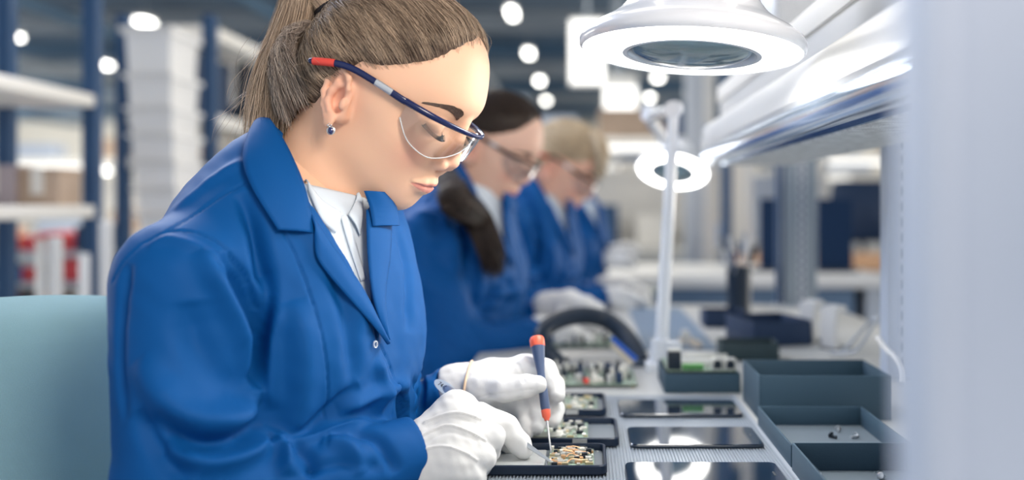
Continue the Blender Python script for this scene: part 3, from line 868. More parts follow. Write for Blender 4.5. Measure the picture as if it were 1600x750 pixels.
# hair
rh = np.random.default_rng(11); PAL1 = ((.085, .05, .032), (.82, .63, .46))
TIE1 = pdir(-128, 0, 60)
hc1 = hair_cap('hair', H1, W1, TIE1, .0075, (.10, .065, .045))
S = scalp_strands(H1, TIE1, 40000, rh, .0078)
dl = ((S[:, 0] - H1.T) @ H1.M)
c = hair_colors(len(S), PAL1, rh, S[:, 0] * 1.0)
strands('scalp_strands', S, rh.uniform(.00014, .00030, len(S)), c, M_hair, hc1)
def pony(ctrl, wid, n, pal, parent, hd=None, **kw):
    S = bundle(ctrl, n, rh, wid, **kw); return strands('ponytail', S, rh.uniform(.00014, .0003, len(S)), hair_colors(len(S), pal, rh, (S[:, 6] * 1.)), M_hair, parent)
pony([H1.w(-104, 0, 56), P(472, -30, 1.01), P(464, 15, 1.01), P(450, 70, 1.01), P(434, 130, 1.005), P(428, 190, 1.0), P(426, 238, .985)], [.010, .016, .019, .022, .026, .030, .030], 6500, PAL1, hc1, flat=(.75, 1.3, .6), wob=.005, t1=(.62, 1))
lt('hair_tie', [(.013, -.005), (.016, 0), (.013, .005)], M_dark, hc1, frame_to(H1.w(-110, 0, 58), H1.w(-120, 0, 62)), 20)
# nape hair swept up to the tie, flyaways
NP_ = []
for i in range(3200):
    y = rh.uniform(-.068, .03); z = rh.uniform(-.058, -.010); x = -.030 - (.068 ** 2 - min(abs(y), .067) ** 2) ** .5 * .6 - rh.uniform(0, .02)
    NP_.append([x, y, z])
NP_ = np.array(NP_); EN = np.array([-.106, 0, .056]); ss = []
for i in range(14):
    t = i / 13 * .8; q = NP_ * (1 - t) + EN * t; q = q + np.array([-1, -.55, -.1]) * .026 * math.sin(math.pi * t) * rh.uniform(.85, 1.2, (len(NP_), 1)); ss.append(q)
S = H1.W(np.stack(ss, 1)); strands('nape_strands', S, rh.uniform(.00014, .00028, len(S)), hair_colors(len(S), ((.16, .12, .10), (.72, .62, .54)), rh, S[:, 5] * 1.), M_hair, hc1)
S = scalp_strands(H1, TIE1, 500, rh, .010, seg=(.1, .3), jit=.010)
S2 = bundle([P(462, 20, 1.0), P(440, 90, 1.0), P(418, 160, 1.0), P(404, 205, .99)], 160, rh, [.02, .03, .04, .05], wob=.014, t0=(0, .5), t1=(.5, 1))
strands('stray_hairs', np.concatenate([S, ]), .00011, hair_colors(len(S), PAL1, rh), M_hair, hc1)
strands('stray_hairs', S2, .00012, hair_colors(len(S2), PAL1, rh), M_hair, hc1)
# fine hair along the hairline and the temple
# brows and lashes
def brow(hd, parent, col, s, f):
    c = [(85.5, s * 17, 42), (83, s * 27, 45.5), (77, s * 39, 46.5), (62, s * 53, 41)]
    ctr = np.array(smooth_path([np.array(q) / 1000. for q in c], 10)); n = 700; t = rh.random(n) ** .9
    i = t * (len(ctr) - 1); i0 = np.clip(i.astype(int), 0, len(ctr) - 2); fr_ = (i - i0)[:, None]; base = ctr[i0] * (1 - fr_) + ctr[i0 + 1] * fr_
    wd = np.interp(t, [0, .12, .5, 1], [.0034, .0042, .0031, .0007]); base = base + np.array([0, 0, 1]) * (rh.uniform(-1, 1, n) * wd)[:, None]
    tg = ctr[i0 + 1] - ctr[i0]; tg /= np.linalg.norm(tg, axis=1, keepdims=True); up = np.array([0, 0, 1.])
    L = []
    for k in range(5):
        q = (base + (tg * .8 + up * np.interp(t, [0, 1], [.25, -.15])[:, None]) * (.0055 * k / 4)).astype(F32)
        D = q - HC; D /= np.linalg.norm(D, axis=1, keepdims=True)
        for _ in range(6): q = q - D * head_f(q, False)[:, None]
        L.append(q + D * .0003)
    strands('eyebrow', hd.W(np.stack(L, 1)), .00026, np.tile(np.array(col, F32), (n, 1)), M_hair, parent)
def lashes(hd, parent, s):
    c = [(80, s * 19, 21), (83.5, s * 25, 18.0), (82.5, s * 34, 17.5), (76, s * 42, 20), (70.5, s * 46.5, 23.5)]
    ctr = np.array(smooth_path([np.array(q) / 1000. for q in c], 10)); n = 260; t = rh.random(n)
    i = t * (len(ctr) - 1); i0 = np.clip(i.astype(int), 0, len(ctr) - 2); b0 = ctr[i0]; D = b0 - np.array([.0695, s * .031, .025]); D[:, 2] *= .2; D /= np.linalg.norm(D, axis=1, keepdims=True)
    ln = .0085 * np.interp(t, [0, .4, 1], [.6, .9, 1.15]); L = []
    for k in range(6):
        u = k / 5; L.append(b0 + D * (ln * u)[:, None] + np.array([0, s * .002, 0]) * u + np.array([0, 0, -.0035]) * np.sin(u * 2.2) + np.array([0, 0, .0015]) * u * u)
    strands('eyelashes', hd.W(np.stack(L, 1)), .00030, np.tile(np.array((.01, .008, .01), F32), (n, 1)), M_dark, parent)
for s in (-1, 1):
    brow(H1, W1, (.075, .045, .035), s, f_body1); lashes(H1, W1, s)
# earring
er = H1.w(-3, -76.5, -27)
ea = tb('earring', [er + np.array([0, -.001, .005]), er + np.array([.001, -.002, 0])], .0011, M_silver, W1)
bm = bmesh.new(); bmesh.ops.create_icosphere(bm, subdivisions=2, radius=1)
for v in bm.verts: v.co = Vector(er + np.array([.001, -.002, -.0065])) + Vector((v.co.x * .0026, v.co.y * .0018, v.co.z * .0034))
bobj('sapphire', bm, mat('sapphire', (.01, .02, .12), .08, coat=1), ea, ang=20)
lt('setting', [(.0030, -.0006), (.0042, 0), (.0030, .0006)], M_silver, ea, frame_to(er + np.array([.001, -.0015, -.0062]), er + np.array([.001, -.02, -.0062])), 16)
for i in range(4):
    bm = bmesh.new(); bmesh.ops.create_icosphere(bm, subdivisions=2, radius=.0011)
    for v in bm.verts: v.co += Vector(er + np.array([.0015 * math.cos(i * 1.6), -.003, -.001 + .0015 * math.sin(i * 1.6)]))
    bobj('stone', bm, M_silver, ea, ang=30)
glasses('safety_glasses', H1, 'clear safety glasses with navy brow bar on the nearest woman')
# ------------------------------------------------------------------ setting
M_floor = mat('floor_grey', (.35, .38, .42), .35, noise=(2, .1))
M_ceil = mat('ceiling_blue_grey', (.24, .32, .42), .8, noise=(.6, .3))
M_beam = mat('beam_grey', (.42, .47, .52), .6)
M_beamd = mat('beam_dark', (.10, .19, .30), .6)
M_wall = mat('wall_pale', (.74, .71, .65), .8, noise=(.4, .12))
M_white = mat('white_paint', (.66, .66, .65), .38, coat=.12)
M_offw = mat('offwhite_board', (.74, .72, .68), .5)
M_alu = mat('aluminium', (.44, .48, .54), .42, metal=.45)
M_pale = mat('pale_blue_panel', (.44, .50, .61), .6)
M_slate = mat('slate_card', (.028, .064, .098), .62, bump=('noise', 700, .15))
M_slate2 = mat('dark_green_card', (.022, .045, .055), .6)
M_navyc = mat('navy_card', (.012, .035, .09), .6)
M_black = mat('black_plastic', (.010, .022, .042), .35)
M_scr = mat('screen_glass', (.004, .012, .03), .04, coat=1, spec=.7)
M_bench = mat('worktop_laminate', (.52, .52, .50), .30, noise=(3, .03))
M_navyp = mat('navy_rack_paint', (.015, .06, .15), .45)
M_card = mat('cardboard', (.45, .34, .26), .8, noise=(5, .1))
struct(bx('floor', (-22, -1.5, -.1), (16, 32, 0), M_floor))
struct(bx('wall_back', (-22, 32, 0), (16, 32.2, 4.25), M_wall))
struct(bx('wall_left', (-22.2, -1.5, 0), (-22, 32, 4.2), M_wall))
struct(bx('wall_right', (16, 3, 0), (16.2, 32, 4.2), M_wall))
struct(bx('ceiling', (-22, -1.5, 4.1), (16, 32, 4.25), M_ceil))
tn = 0
for y in np.arange(9.5, 32, 2.8):
    tn += 1; struct(bx('trim_%d' % tn, (-22, y, 3.78), (16, y + .22, 4.08), M_beam if tn % 2 else M_beamd))
for x in (-17, -13.5, -10.5, -7.5, -4.5, -2.2, .6, 3.5, 6.5, 10):
    tn += 1; struct(bx('trim_%d' % tn, (x, 8, 3.62), (x + .16, 32, 3.76), M_beamd if tn % 3 else M_beam))
for x in (-15, -9.5, -3.4, 2.6, 8):
    for y in (24,):
        tn += 1; struct(bx('trim_%d' % tn, (x, y, 0), (x + .3, y + .3, 3.6), M_beam))
M_lamp = emis('lamp_white', (1, .97, .90), 9)
def hall_lamp(px, py, Z=3.6, w=.16, l=.5, lab=None, wide=False):
    Y = (Z - CZ) * FPX / (CY - py); X = (px - CX) / FPX * Y
    w *= .55; l *= .6; r = empty('ceiling_lamp', (X, Y, Z)); tag(r, lab, 'ceiling lamp', 'lamps hanging under the hall ceiling')
    s = (l, w) if wide else (w, l)
    bx('lamp_housing', (-s[0] / 2 - .02, -s[1] / 2 - .02, .012), (s[0] / 2 + .02, s[1] / 2 + .02, .07), M_white, r)
    bx('diffuser', (-s[0] / 2, -s[1] / 2, -.03), (s[0] / 2, s[1] / 2, .012), M_lamp, r)
    bx('hanger', (-.01, -.01, .07), (.01, .01, max(.09, 4.1 - Z if Z > 3 else .09)), M_beam, r)
for i, (a, b_, w_, l_) in enumerate([(800, 20, .16, .9), (826, 83, .18, .8), (843, 126, .2, .8), (853, 157, .2, .8)]):
    hall_lamp(a, b_, 3.6, w_, l_, 'bright ceiling lamp, %s in the receding row above the second woman' % ['nearest', 'second from the front', 'third from the front', 'farthest'][i])
hall_lamp(1028, 121, 3.6, .26, .5, 'round-looking hall lamp right of the hanging white panels, upper of two')
hall_lamp(1015, 152, 3.6, .26, .5, 'round-looking hall lamp right of the hanging white panels, lower of two')
hall_lamp(15, 57, 3.6, .5, .4, 'large hall lamp at the far upper left')
hall_lamp(226, 34, 3.6, .28, .5, 'hall lamp above the stack of white containers')
hall_lamp(163, 101, 3.6, .3, .5, 'hall lamp just right of the near rack post, upper')
hall_lamp(382, 172, 3.6, .4, .6, 'hall lamp seen through the far rack beside the ponytail')
hall_lamp(165, 267, 1.9, .3, .3, 'low hanging hall lamp between the rack post and the container stack')
# hanging white light boxes over the far stations
M_lbox = emis('light_box_face', (1, .98, .93), 2.0)
for (x0, x1, y0, y1, Y, lab) in ((892, 943, 33, 130, 6.0, 'tall bright white hanging panel beside the large ring lamp'), (945, 994, 121, 185, 7.2, 'smaller bright white hanging panel below the large ring lamp'), (949, 972, 200, 240, 8.5, 'small pale hanging panel behind the blonde woman')):
    a = P(x0, y1, Y); b = P(x1, y0, Y); r = empty('hanging_light_panel', ((a[0] + b[0]) / 2, Y, b[2])); tag(r, lab, 'light panel', 'bright panels hanging over the far stations')
    hw = (b[0] - a[0]) / 2; hh = b[2] - a[2]
    bx('panel_face', (-hw, -.02, -hh), (hw, 0, -hh * .25 if Y > 7 else -.0), M_lbox, r); bx('panel_housing', (-hw - .01, .002, -hh - .01), (hw + .01, .1, .02), M_white, r)
    bx('hanger', (-.01, .04, .02), (.01, .06, 4.1 - b[2]), M_beam, r)

# ------------------------------------------------------------------ workbenches
M_edge = mat('worktop_edge', (.5, .52, .56), .4)
def bench(y0, y1, lab, x0=-.195, x1=.66):
    r = empty('workbench', ((x0 + x1) / 2, (y0 + y1) / 2, 0)); tag(r, lab, 'workbench', 'workbenches in one row')
    hx, hy = (x1 - x0) / 2, (y1 - y0) / 2
    bx('worktop', (-hx, -hy, .715), (hx, hy, .75), M_bench, r, .003)
    bx('apron', (-hx + .03, -hy + .03, .63), (hx - .03, hy - .03, .714), M_alu, r)
    for sx in (-1, 1):
        for sy in (-1, 1): bx('leg', (sx * (hx - .06) - .025, sy * (hy - .07) - .025, 0), (sx * (hx - .06) + .025, sy * (hy - .07) + .025, .63), M_alu, r)
    return r
bench(.22, 1.70, 'pale worktop of the nearest station carrying the ribbed mat and phones')
bench(1.71, 2.60, 'pale worktop of the second woman\'s station behind the nearest bench')
bench(2.62, 3.30, 'pale worktop of the blonde woman\'s station', x1=.16)
# cross bench further back
r = empty('cross_bench', (.55, 4.03, 0)); tag(r, 'long white-edged bench across the row behind the lamp pole', 'workbench')
bx('worktop', (-.95, -.35, .70), (.62, .5, .745), M_white, r, .004); bx('drawer_unit', (-.6, -.28, .40), (.5, .45, .70), mat('drawer_blue_grey', (.12, .20, .32), .5), r)
for sx in (-.9, .57): bx('leg', (sx - .03, -.3, 0), (sx + .03, .45, .70), M_alu, r)

# ribbed mat
bm = bmesh.new(); pr = []; x = -.150; X1 = .2065; pit = .0034
while x < X1:
    pr += [(x, .7505), (x + pit * .2, .7522), (x + pit * .55, .7522), (x + pit * .75, .7505)]; x += pit
ys = (.86, 1.352); rows = [[bm.verts.new((a, y, z)) for a, z in pr] for y in ys]
for i in range(len(pr) - 1): bm.faces.new((rows[0][i], rows[0][i + 1], rows[1][i + 1], rows[1][i]))
mat_o = bobj('ribbed_mat', bm, mat('ribbed_rubber', (.30, .34, .39), .30, metal=.25)); tag(mat_o, 'grey ribbed mat under the phone cases and dark phone screens', 'mat')
md = mat_o.modifiers.new('s', 'SOLIDIFY'); md.thickness = .0007
bm = bmesh.new(); box(bm, (X1 - .001, .86, .7503), (X1 + .003, 1.352, .7526)); bobj('border', bm, M_alu, mat_o)

# phone screens
def rrect(bm, hx, hy, r, z0, z1, seg=6, bev=.0006):
    rings = []
    for (z, ins) in ((z0, bev), (z0 + bev, 0), (z1 - bev, 0), (z1, bev)):
        ring = []
        for cx_, cy_, a0 in ((1, 1, 0), (-1, 1, 90), (-1, -1, 180), (1, -1, 270)):
            for k in range(seg + 1):
                a = math.radians(a0 + 90 * k / seg); ring.append(bm.verts.new((cx_ * (hx - r) + (r - ins) * math.cos(a), cy_ * (hy - r) + (r - ins) * math.sin(a), z)))
        rings.append(ring)
    n = len(rings[0])
    for a, b in zip(rings, rings[1:]):
        for k in range(n): bm.faces.new((a[k], a[(k + 1) % n], b[(k + 1) % n], b[k]))
    bm.faces.new(rings[0][::-1]); bm.faces.new(rings[-1])
def phone_screen(x0, x1, y0, y1, lab, rz=0):
    r = empty('phone_screen', ((x0 + x1) / 2, (y0 + y1) / 2, .7524), rz); tag(r, lab, 'phone screen', 'phone screens lying on the ribbed mat')
    bm = bmesh.new(); rrect(bm, (x1 - x0) / 2, (y1 - y0) / 2, .008, 0, .0028); bobj('frame', bm, M_black, r, ang=40)
    bm = bmesh.new(); rrect(bm, (x1 - x0) / 2 - .0006, (y1 - y0) / 2 - .0006, .0076, .0028, .0042, bev=.0005); bobj('glass', bm, M_scr, r, ang=40)
    bm = bmesh.new(); rrect(bm, .0012, .007, .001, .00421, .0044, 3, .0001); o = bobj('earpiece_slot', bm, mat('slot', (.03, .04, .05), .5), r); o.location = ((x1 - x0) / 2 - .009, 0, 0)
phone_screen(.0435, .199, 1.208, 1.298, 'black phone screen lying farthest back on the ribbed mat', .0)
phone_screen(.049, .1975, 1.055, 1.140, 'black phone screen in the middle of the three on the mat')
phone_screen(.040, .194, .898, .984, 'nearest black phone screen, at the bottom edge of the picture')

# opened phone cases with boards
M_pcb = mat('pcb_green', (.20, .27, .21), .4, noise=(160, .35)); M_chip = mat('chip_silver', (.60, .60, .56), .3, metal=.5); M_copper = mat('copper_flex', (.72, .42, .22), .35, metal=.3)
M_case = mat('phone_case_black', (.008, .018, .04), .30); M_batt = mat('battery_foil', (.50, .52, .52), .35, metal=.4); M_gold = mat('gold_contact', (.75, .62, .38), .3, metal=.7)
M_chipk = mat('chip_black', (.012, .02, .03), .3); M_cream = mat('connector_cream', (.75, .73, .66), .5)
def tray_bm(hx, hy, h, t, r=.009):
    bm = bmesh.new(); seg = 6
    def ring(hx, hy, r, z):
        return [bm.verts.new((cx_ * (hx - r) + r * math.cos(math.radians(a0 + 90 * k / seg)), cy_ * (hy - r) + r * math.sin(math.radians(a0 + 90 * k / seg)), z)) for cx_, cy_, a0 in ((1, 1, 0), (-1, 1, 90), (-1, -1, 180), (1, -1, 270)) for k in range(seg + 1)]
    R_ = [ring(hx - .0015, hy - .0015, r, 0), ring(hx, hy, r, .0015), ring(hx, hy, r, h - .001), ring(hx - .0008, hy - .0008, r, h), ring(hx - t + .0005, hy - t + .0005, r * .7, h), ring(hx - t, hy - t, r * .7, h - .001), ring(hx - t, hy - t, r * .7, .002)]
    n = len(R_[0])
    for a, b in zip(R_, R_[1:]):
        for k in range(n): bm.faces.new((a[k], a[(k + 1) % n], b[(k + 1) % n], b[k]))
    bm.faces.new(R_[0][::-1]); bm.faces.new(R_[-1]); return bm
M_midf = mat('mid_frame_grey', (.20, .23, .26), .35, metal=.4)
def phone_case(x0, x1, y0, y1, lab, seed, warm, batt, bd):
    hx, hy = (x1 - x0) / 2, (y1 - y0) / 2
    r = empty('opened_phone', ((x0 + x1) / 2, (y0 + y1) / 2, .7524)); tag(r, lab, 'opened phone', 'opened phones in the left column of the mat')
    bobj('case_shell', tray_bm(hx, hy, .0098, .0034), M_case, r, ang=35)
    rg = random.Random(seed)
    b0, b1 = bd
    bx('mid_frame', (-hx + .004, -hy + .004, .0019), (hx - .004, hy - .004, .0026), M_midf, r)
    if batt: bx('battery', (-hx + .007, -hy + .010, .0027), (b0 - .003, hy - .018, .0070), M_batt, r, .0012)
    pb = bx('circuit_board', (b0, -hy + .010, .004), (b1, hy - .010, .0058), M_pcb, r, .0004)
    cols = [M_chip, M_chipk, M_cream, M_gold, M_copper] if warm else [M_chip, M_chipk, M_cream, M_chip, M_gold]
    for k in range(92):
        w_, d_ = rg.uniform(.0016, .0085), rg.uniform(.0015, .006); cx_ = rg.uniform(b0 + w_ / 2, b1 - w_ / 2); cy_ = rg.uniform(-hy + .012 + d_ / 2, hy - .012 - d_ / 2)
        bx('chip', (cx_ - w_ / 2, cy_ - d_ / 2, .0058), (cx_ + w_ / 2, cy_ + d_ / 2, .0068 + rg.uniform(0, .0025) + k * 2e-5), cols[k % 5 if rg.random() < .8 else 0], pb, .0002)
    if warm:
        for k in range(7):
            px_ = rg.uniform(b0 + .01, b1 - .004); py_ = rg.uniform(-hy + .014, hy - .014)
            tb('flex_cable', [(px_ - .008, py_, .0072), (px_ - .003, py_ + .002, .0102), (px_ + .006, py_ + rg.uniform(-.004, .004), .0088)], .0013, M_copper, pb, 8, squash=((0, 0, 1), .3), sm=4)
    if not batt:
        tb('shielded_can', [(b0 + .012, -hy + .022, .0072), (b0 + .042, -hy + .022, .0072)], .0045, M_chip, pb, 4)
        bx('side_label', (hx - .052, -hy - .0004, .003), (hx - .036, -hy + .0002, .009), M_chip, r)
    for sx in (-1, 1):
        for sy in (-1, 1):
            o = lt('screw', [(0, .0012), (.0011, .0012), (.0013, .0004), (.0013, 0)], M_chip, r, None, 12); o.location = (sx * (hx - .009), sy * (hy - .009), .002)
phone_case(-.102, .0215, .948, 1.040, 'nearest opened phone in a black case, screwdriver tip on its board', 1, True, True, (.002, .049))
phone_case(-.104, .0375, 1.060, 1.164, 'second opened phone in a black case behind the screwdriver tip', 2, False, False, (-.034, .036))
phone_case(-.112, .0265, 1.212, 1.318, 'farthest opened phone in a black case, partly behind the glove', 3, False, False, (-.03, .058))

# screwdriver
a, b = np.array(P(838.5, 527, 1.072)), np.array(P(861.5, 712, 1.012)); r = empty('screwdriver', b); tag(r, 'small navy screwdriver with orange-red end cap held upright by the gloved hand', 'screwdriver')
Mx = Matrix.Translation(-Vector(b)) @ frame_to(b, a); Ls = np.linalg.norm(a - b)
M_sdb = mat('screwdriver_navy', (.05, .08, .16), .5); M_sdr = mat('screwdriver_red', (.80, .13, .07), .40)
lt('handle', [(.0046, .37 * Ls), (.0052, .40 * Ls), (.0050, .52 * Ls), (.0042, .62 * Ls), (.0044, .70 * Ls), (.0060, .80 * Ls), (.0076, .90 * Ls), (.0078, .915 * Ls), (0, .915 * Ls)], M_sdb, r, Mx, 24)
lt('end_cap', [(.0077, .915 * Ls), (.0083, .925 * Ls), (.0083, .98 * Ls), (.0070, 1.0 * Ls), (0, 1.0 * Ls)], M_sdr, r, Mx, 24)
lt('collar', [(0, .285 * Ls), (.0026, .285 * Ls), (.0030, .30 * Ls), (.0046, .318 * Ls), (.0052, .37 * Ls), (.0046, .372 * Ls)], M_sdr, r, Mx, 24)
lt('shaft', [(0, 0), (.0007, .002), (.0011, .02), (.0011, .29 * Ls)], M_silver, r, Mx, 12)
# tweezers
M_steel = mat('steel', (.62, .64, .66), .28, metal=.85)
a, b = P(684, 598, 1.035), P(862, 722, .966); r = empty('tweezers', b); tag(r, 'steel tweezers with a stamped oval end held under the near glove', 'tweezers')
d = (b - a) / np.linalg.norm(b - a); nrm = np.array([.1, -1, .35]); nrm = nrm - d * (nrm @ d); nrm /= np.linalg.norm(nrm)
for s in (-1, 1):
    pts = [a + d * .004, a + d * .03 + nrm * s * .002, a + d * .07 + nrm * s * .0035, a + d * .105 + nrm * s * .0018, b]
    o = tb('tweezer_arm', pts, [.0045, .0045, .0044, .0034, .0009], M_steel, None, 12, squash=(nrm, .16), sm=6)
    o.parent = r; o.matrix_parent_inverse = Matrix.Translation(-Vector(b))
bm = bmesh.new(); e1 = d; e2 = np.cross(nrm, d); 
ring = lambda z: [bm.verts.new(a + d * (.012 + (.016 if math.cos(t) < 0 else .016) * math.cos(t)) + e2 * .0062 * math.sin(t) * (1) - 0 * e1 + nrm * z) for t in np.linspace(0, 2 * math.pi, 25)[:-1]]
r0, r1 = ring(-.0011), ring(.0011)
for k in range(24): bm.faces.new((r0[k], r0[(k + 1) % 24], r1[(k + 1) % 24], r1[k]))
bm.faces.new(r0[::-1]); bm.faces.new(r1)
o = bobj('handle_end', bm, mat('etched_steel', (.72, .80, .84), .35, metal=.4), None); o.parent = r; o.matrix_parent_inverse = Matrix.Translation(-Vector(b))
def text(name, s, size, M_, m, parent=None, depth=.0002, adopt=None):
    cu = bpy.data.curves.new(name, 'FONT'); cu.body = s; cu.size = size; cu.extrude = depth; cu.align_x = 'CENTER'; cu.align_y = 'CENTER'
    o = bpy.data.objects.new(name, cu); C.objects.link(o); cu.materials.append(m); o.matrix_world = M_
    bpy.context.view_layer.update(); me = bpy.data.meshes.new_from_object(o); mw = o.matrix_world.copy(); bpy.data.objects.remove(o)
    o = bpy.data.objects.new(name, me); C.objects.link(o); o.matrix_world = mw
    if parent is not None: o.parent = parent; o.matrix_parent_inverse = parent.matrix_world.inverted()
    return o
bpy.context.view_layer.update()
if e2[2] < 0: e2 = -e2
nc = np.cross(d, e2)
Mt = Matrix(((d[0], e2[0], nc[0], 0), (d[1], e2[1], nc[1], 0), (d[2], e2[2], nc[2], 0), (0, 0, 0, 1)))
tc_ = a + d * .012 + nc * (.0012)
text('stamped_number', '74-0151', .0062, Matrix.Translation(Vector(tc_)) @ Mt, M_dark, o)

# circuit board behind the mat
def board(x0, x1, y0, y1, lab, seed, n, z=.7505, hmax=.020, tall=True, grp=None):
    r = empty('circuit_board', ((x0 + x1) / 2, (y0 + y1) / 2, z)); tag(r, lab, 'circuit board', grp); rg = random.Random(seed)
    hx, hy = (x1 - x0) / 2, (y1 - y0) / 2
    bx('board', (-hx, -hy, .003), (hx, hy, .005), M_pcb, r, .0004)
    for sx in (-1, 1):
        for sy in (-1, 1): bx('standoff', (sx * (hx - .006) - .002, sy * (hy - .006) - .002, 0), (sx * (hx - .006) + .002, sy * (hy - .006) + .002, .003), M_gold, r)
    cols = [M_chipk, M_cream, M_chip, M_chipk, M_cream, M_navyc]
    for k in range(n):
        w_, d_ = rg.uniform(.003, .010), rg.uniform(.003, .008); hh = rg.uniform(.004, hmax) if tall else rg.uniform(.002, .006)
        cx_ = rg.uniform(-hx + .008, hx - .008); cy_ = rg.uniform(-hy + .006, hy - .006)
        if k % 4 == 1: lt('capacitor', [(.0042, .005), (.0042, .005 + hh * .95), (.0036, .005 + hh), (0, .005 + hh)], rg.choice([M_chip, M_chipk, M_navyc]), r, Matrix.Translation((cx_, cy_, 0)), 14)
        else: bx('component', (cx_ - w_ / 2, cy_ - d_ / 2, .005), (cx_ + w_ / 2, cy_ + d_ / 2, .005 + hh + k * 3e-5), cols[k % 6], r, .0005)
    return r
r = board(-.058, .076, 1.415, 1.55, 'green board crowded with capacitors and chips in front of the black handle', 5, 74)
bx('component', (-.012, -.064, .005), (-.004, -.056, .0125), M_red, r, .0006)
board(-.075, .06, 1.80, 1.95, 'populated board lying under the second woman\'s gloves', 8, 30, z=.7505, hmax=.018, grp=None)
board(.10, .22, 2.9, 3.02, 'board with pale parts before the blonde woman\'s gloves', 9, 16, z=.7505)

# curved black handle
pts = [P(878, 573, 1.60), P(852, 545, 1.61), P(848, 520, 1.63), P(872, 501, 1.66), P(910, 493, 1.69), P(945, 499, 1.70), P(970, 517, 1.68), P(988, 542, 1.65), P(1002, 568, 1.62)]
r = empty('carrying_handle', (pts[0] + pts[-1]) / 2); tag(r, 'thick curved black handle arching over the bench behind the first circuit board', 'handle')
def ad(o, r): o.parent = r; o.matrix_parent_inverse = Matrix.Translation(-Vector(r.location)); return o
ad(tb('grip', pts, [.016, .0135, .0145, .0155, .0155, .0155, .016, .017, .016], M_black, None, 18, sm=6), r)
ad(tb('blue_strip', [P(956, 528, 1.60), P(994, 562, 1.58)], .0042, mat('blue_strip', (.02, .12, .55), .3), None, 8), r)
ad(tb('metal_strip', [P(956, 538, 1.60), P(988, 568, 1.58)], .0046, mat('cream_strip', (.7, .62, .48), .35), None, 8), r)
ad(tb('handle_tip', [P(990, 560, 1.63), P(999, 575, 1.60)], .011, mat('handle_tip', (.03, .05, .08), .4), None, 12), r)
ad(bx('foot', tuple(P(868, 575, 1.6) + np.array([-.004, -.012, -.006])), tuple(P(892, 575, 1.6) + np.array([.004, .012, .006])), M_black, None, .002), r)

# ------------------------------------------------------------------ lamps
M_ring = emis('ring_light', (1, .98, .93), 7.0)
M_lampw = mat('lamp_white_shell', (.74, .77, .82), .25, coat=.6)
M_lensg = glass_mat('magnifier_glass', (.62, .80, .85), 1.3, .30)
def ring_lamp(ctr, up, R, H, label, name='magnifier_lamp', top=None):
    """bell-shaped magnifier lamp; up = axis pointing out of its back"""
    ctr = Vector(ctr); r = empty(name, ctr); tag(r, label, 'magnifier lamp', 'ring magnifier lamps')
    Mx = Vector(up).to_track_quat('Z', 'Y').to_matrix().to_4x4()
    prof = [(.975 * R, .004), (1.02 * R, -.001), (1.045 * R, .02 * R), (1.05 * R, .07 * R), (1.02 * R, .13 * R), (.94 * R, .19 * R), (.82 * R, .26 * R), (.71 * R, .34 * R), (.62 * R, .45 * R), (.555 * R, .60 * R), (.52 * R, .80 * R), (.50 * R, H), (.47 * R, H + .03 * R), (.44 * R, H), (.47 * R, .7 * R), (.53 * R, .45 * R), (.63 * R, .25 * R), (.66 * R, .15 * R)]
    lt('housing', prof, M_lampw, r, Mx, 64)
    lt('light_ring', [(.645 * R, .012), (.975 * R, .012), (.975 * R, -.001), (.645 * R, -.001)], M_ring, r, Mx, 64, closed=True)
    lt('inner_rim', [(.60 * R, .02), (.645 * R, .012), (.645 * R, -.004), (.60 * R, -.004), (.575 * R, .0), (.575 * R, .02)], M_lampw, r, Mx, 64, closed=True)
    n = 10; lt('magnifying_lens', [(0, .004 - .016)] + [(.58 * R * math.sin(k / n * math.pi / 2), .004 - .016 * math.cos(k / n * math.pi / 2)) for k in range(1, n + 1)] + [(.58 * R, .010), (0, .016)], M_lensg, r, Mx, 48)
    return r
ctr = P(1081, 82, 1.02); l1 = ring_lamp(ctr, (.06, .055, 1), .1145, .11, 'large white ring magnifier lamp glowing at the top of the picture', top=None)
up = Vector((.06, .055, 1)).normalized()
tb('swing_arm', [tuple(up * .07 + Vector((.05, .01, 0))), (.07, .02, .20), (.16, .22, .34), (.38, .52, .34), (.40, .56, .078)], .011, M_lampw, l1, 12)
area('ring_lamp_light', tuple(Vector(ctr) - up * .012), tuple(Vector(ctr) - up), .16, 1.4, (1, .98, .94))
c2 = Vector(P(1051, 268, 2.25)); up2 = Vector((.18, .50, 1)).normalized()
l2 = ring_lamp(c2, up2, .082, .07, 'smaller glowing ring magnifier lamp on the white pole')
base = Vector(P(1031, 578, 1.57)); top_ = Vector(P(1053, 172, 1.60))
def rel(*q): return [tuple(Vector(v) - c2) for v in q]
tb('pole', rel(base + Vector((0, 0, -.005)), top_), [.0115, .0090], M_lampw, l2, 16)
tb('pole_clamp', rel(base + Vector((0, 0, -.004)), base + Vector((.002, 0, .05))), [.020, .017], M_lampw, l2, 16)
bx('clamp_block', tuple(Vector(base) - c2 + Vector((-.024, -.02, -.008))), tuple(Vector(base) - c2 + Vector((.020, .025, .014))), M_lampw, l2, .003)
bx('clamp_screw', tuple(Vector(base) - c2 + Vector((.012, -.022, .018))), tuple(Vector(base) - c2 + Vector((.034, -.010, .05))), M_lampw, l2, .003)
tb('pole_joint', rel(top_ + Vector((-.004, -.012, 0)), top_ + Vector((.004, .014, .004))), .014, M_lampw, l2, 14)
tb('swing_arm', rel(top_, P(1030, 176, 1.85), P(1016, 184, 2.05)), .010, M_lampw, l2, 12)
tb('swing_arm', rel(P(1012, 172, 2.05), P(1018, 192, 2.1), P(1040, 222, 2.2), c2 + up2 * .05), .012, M_lampw, l2, 12)
tb('arm_joint', rel(P(1008, 176, 2.05), P(1022, 178, 2.06)), .018, M_lampw, l2, 14)

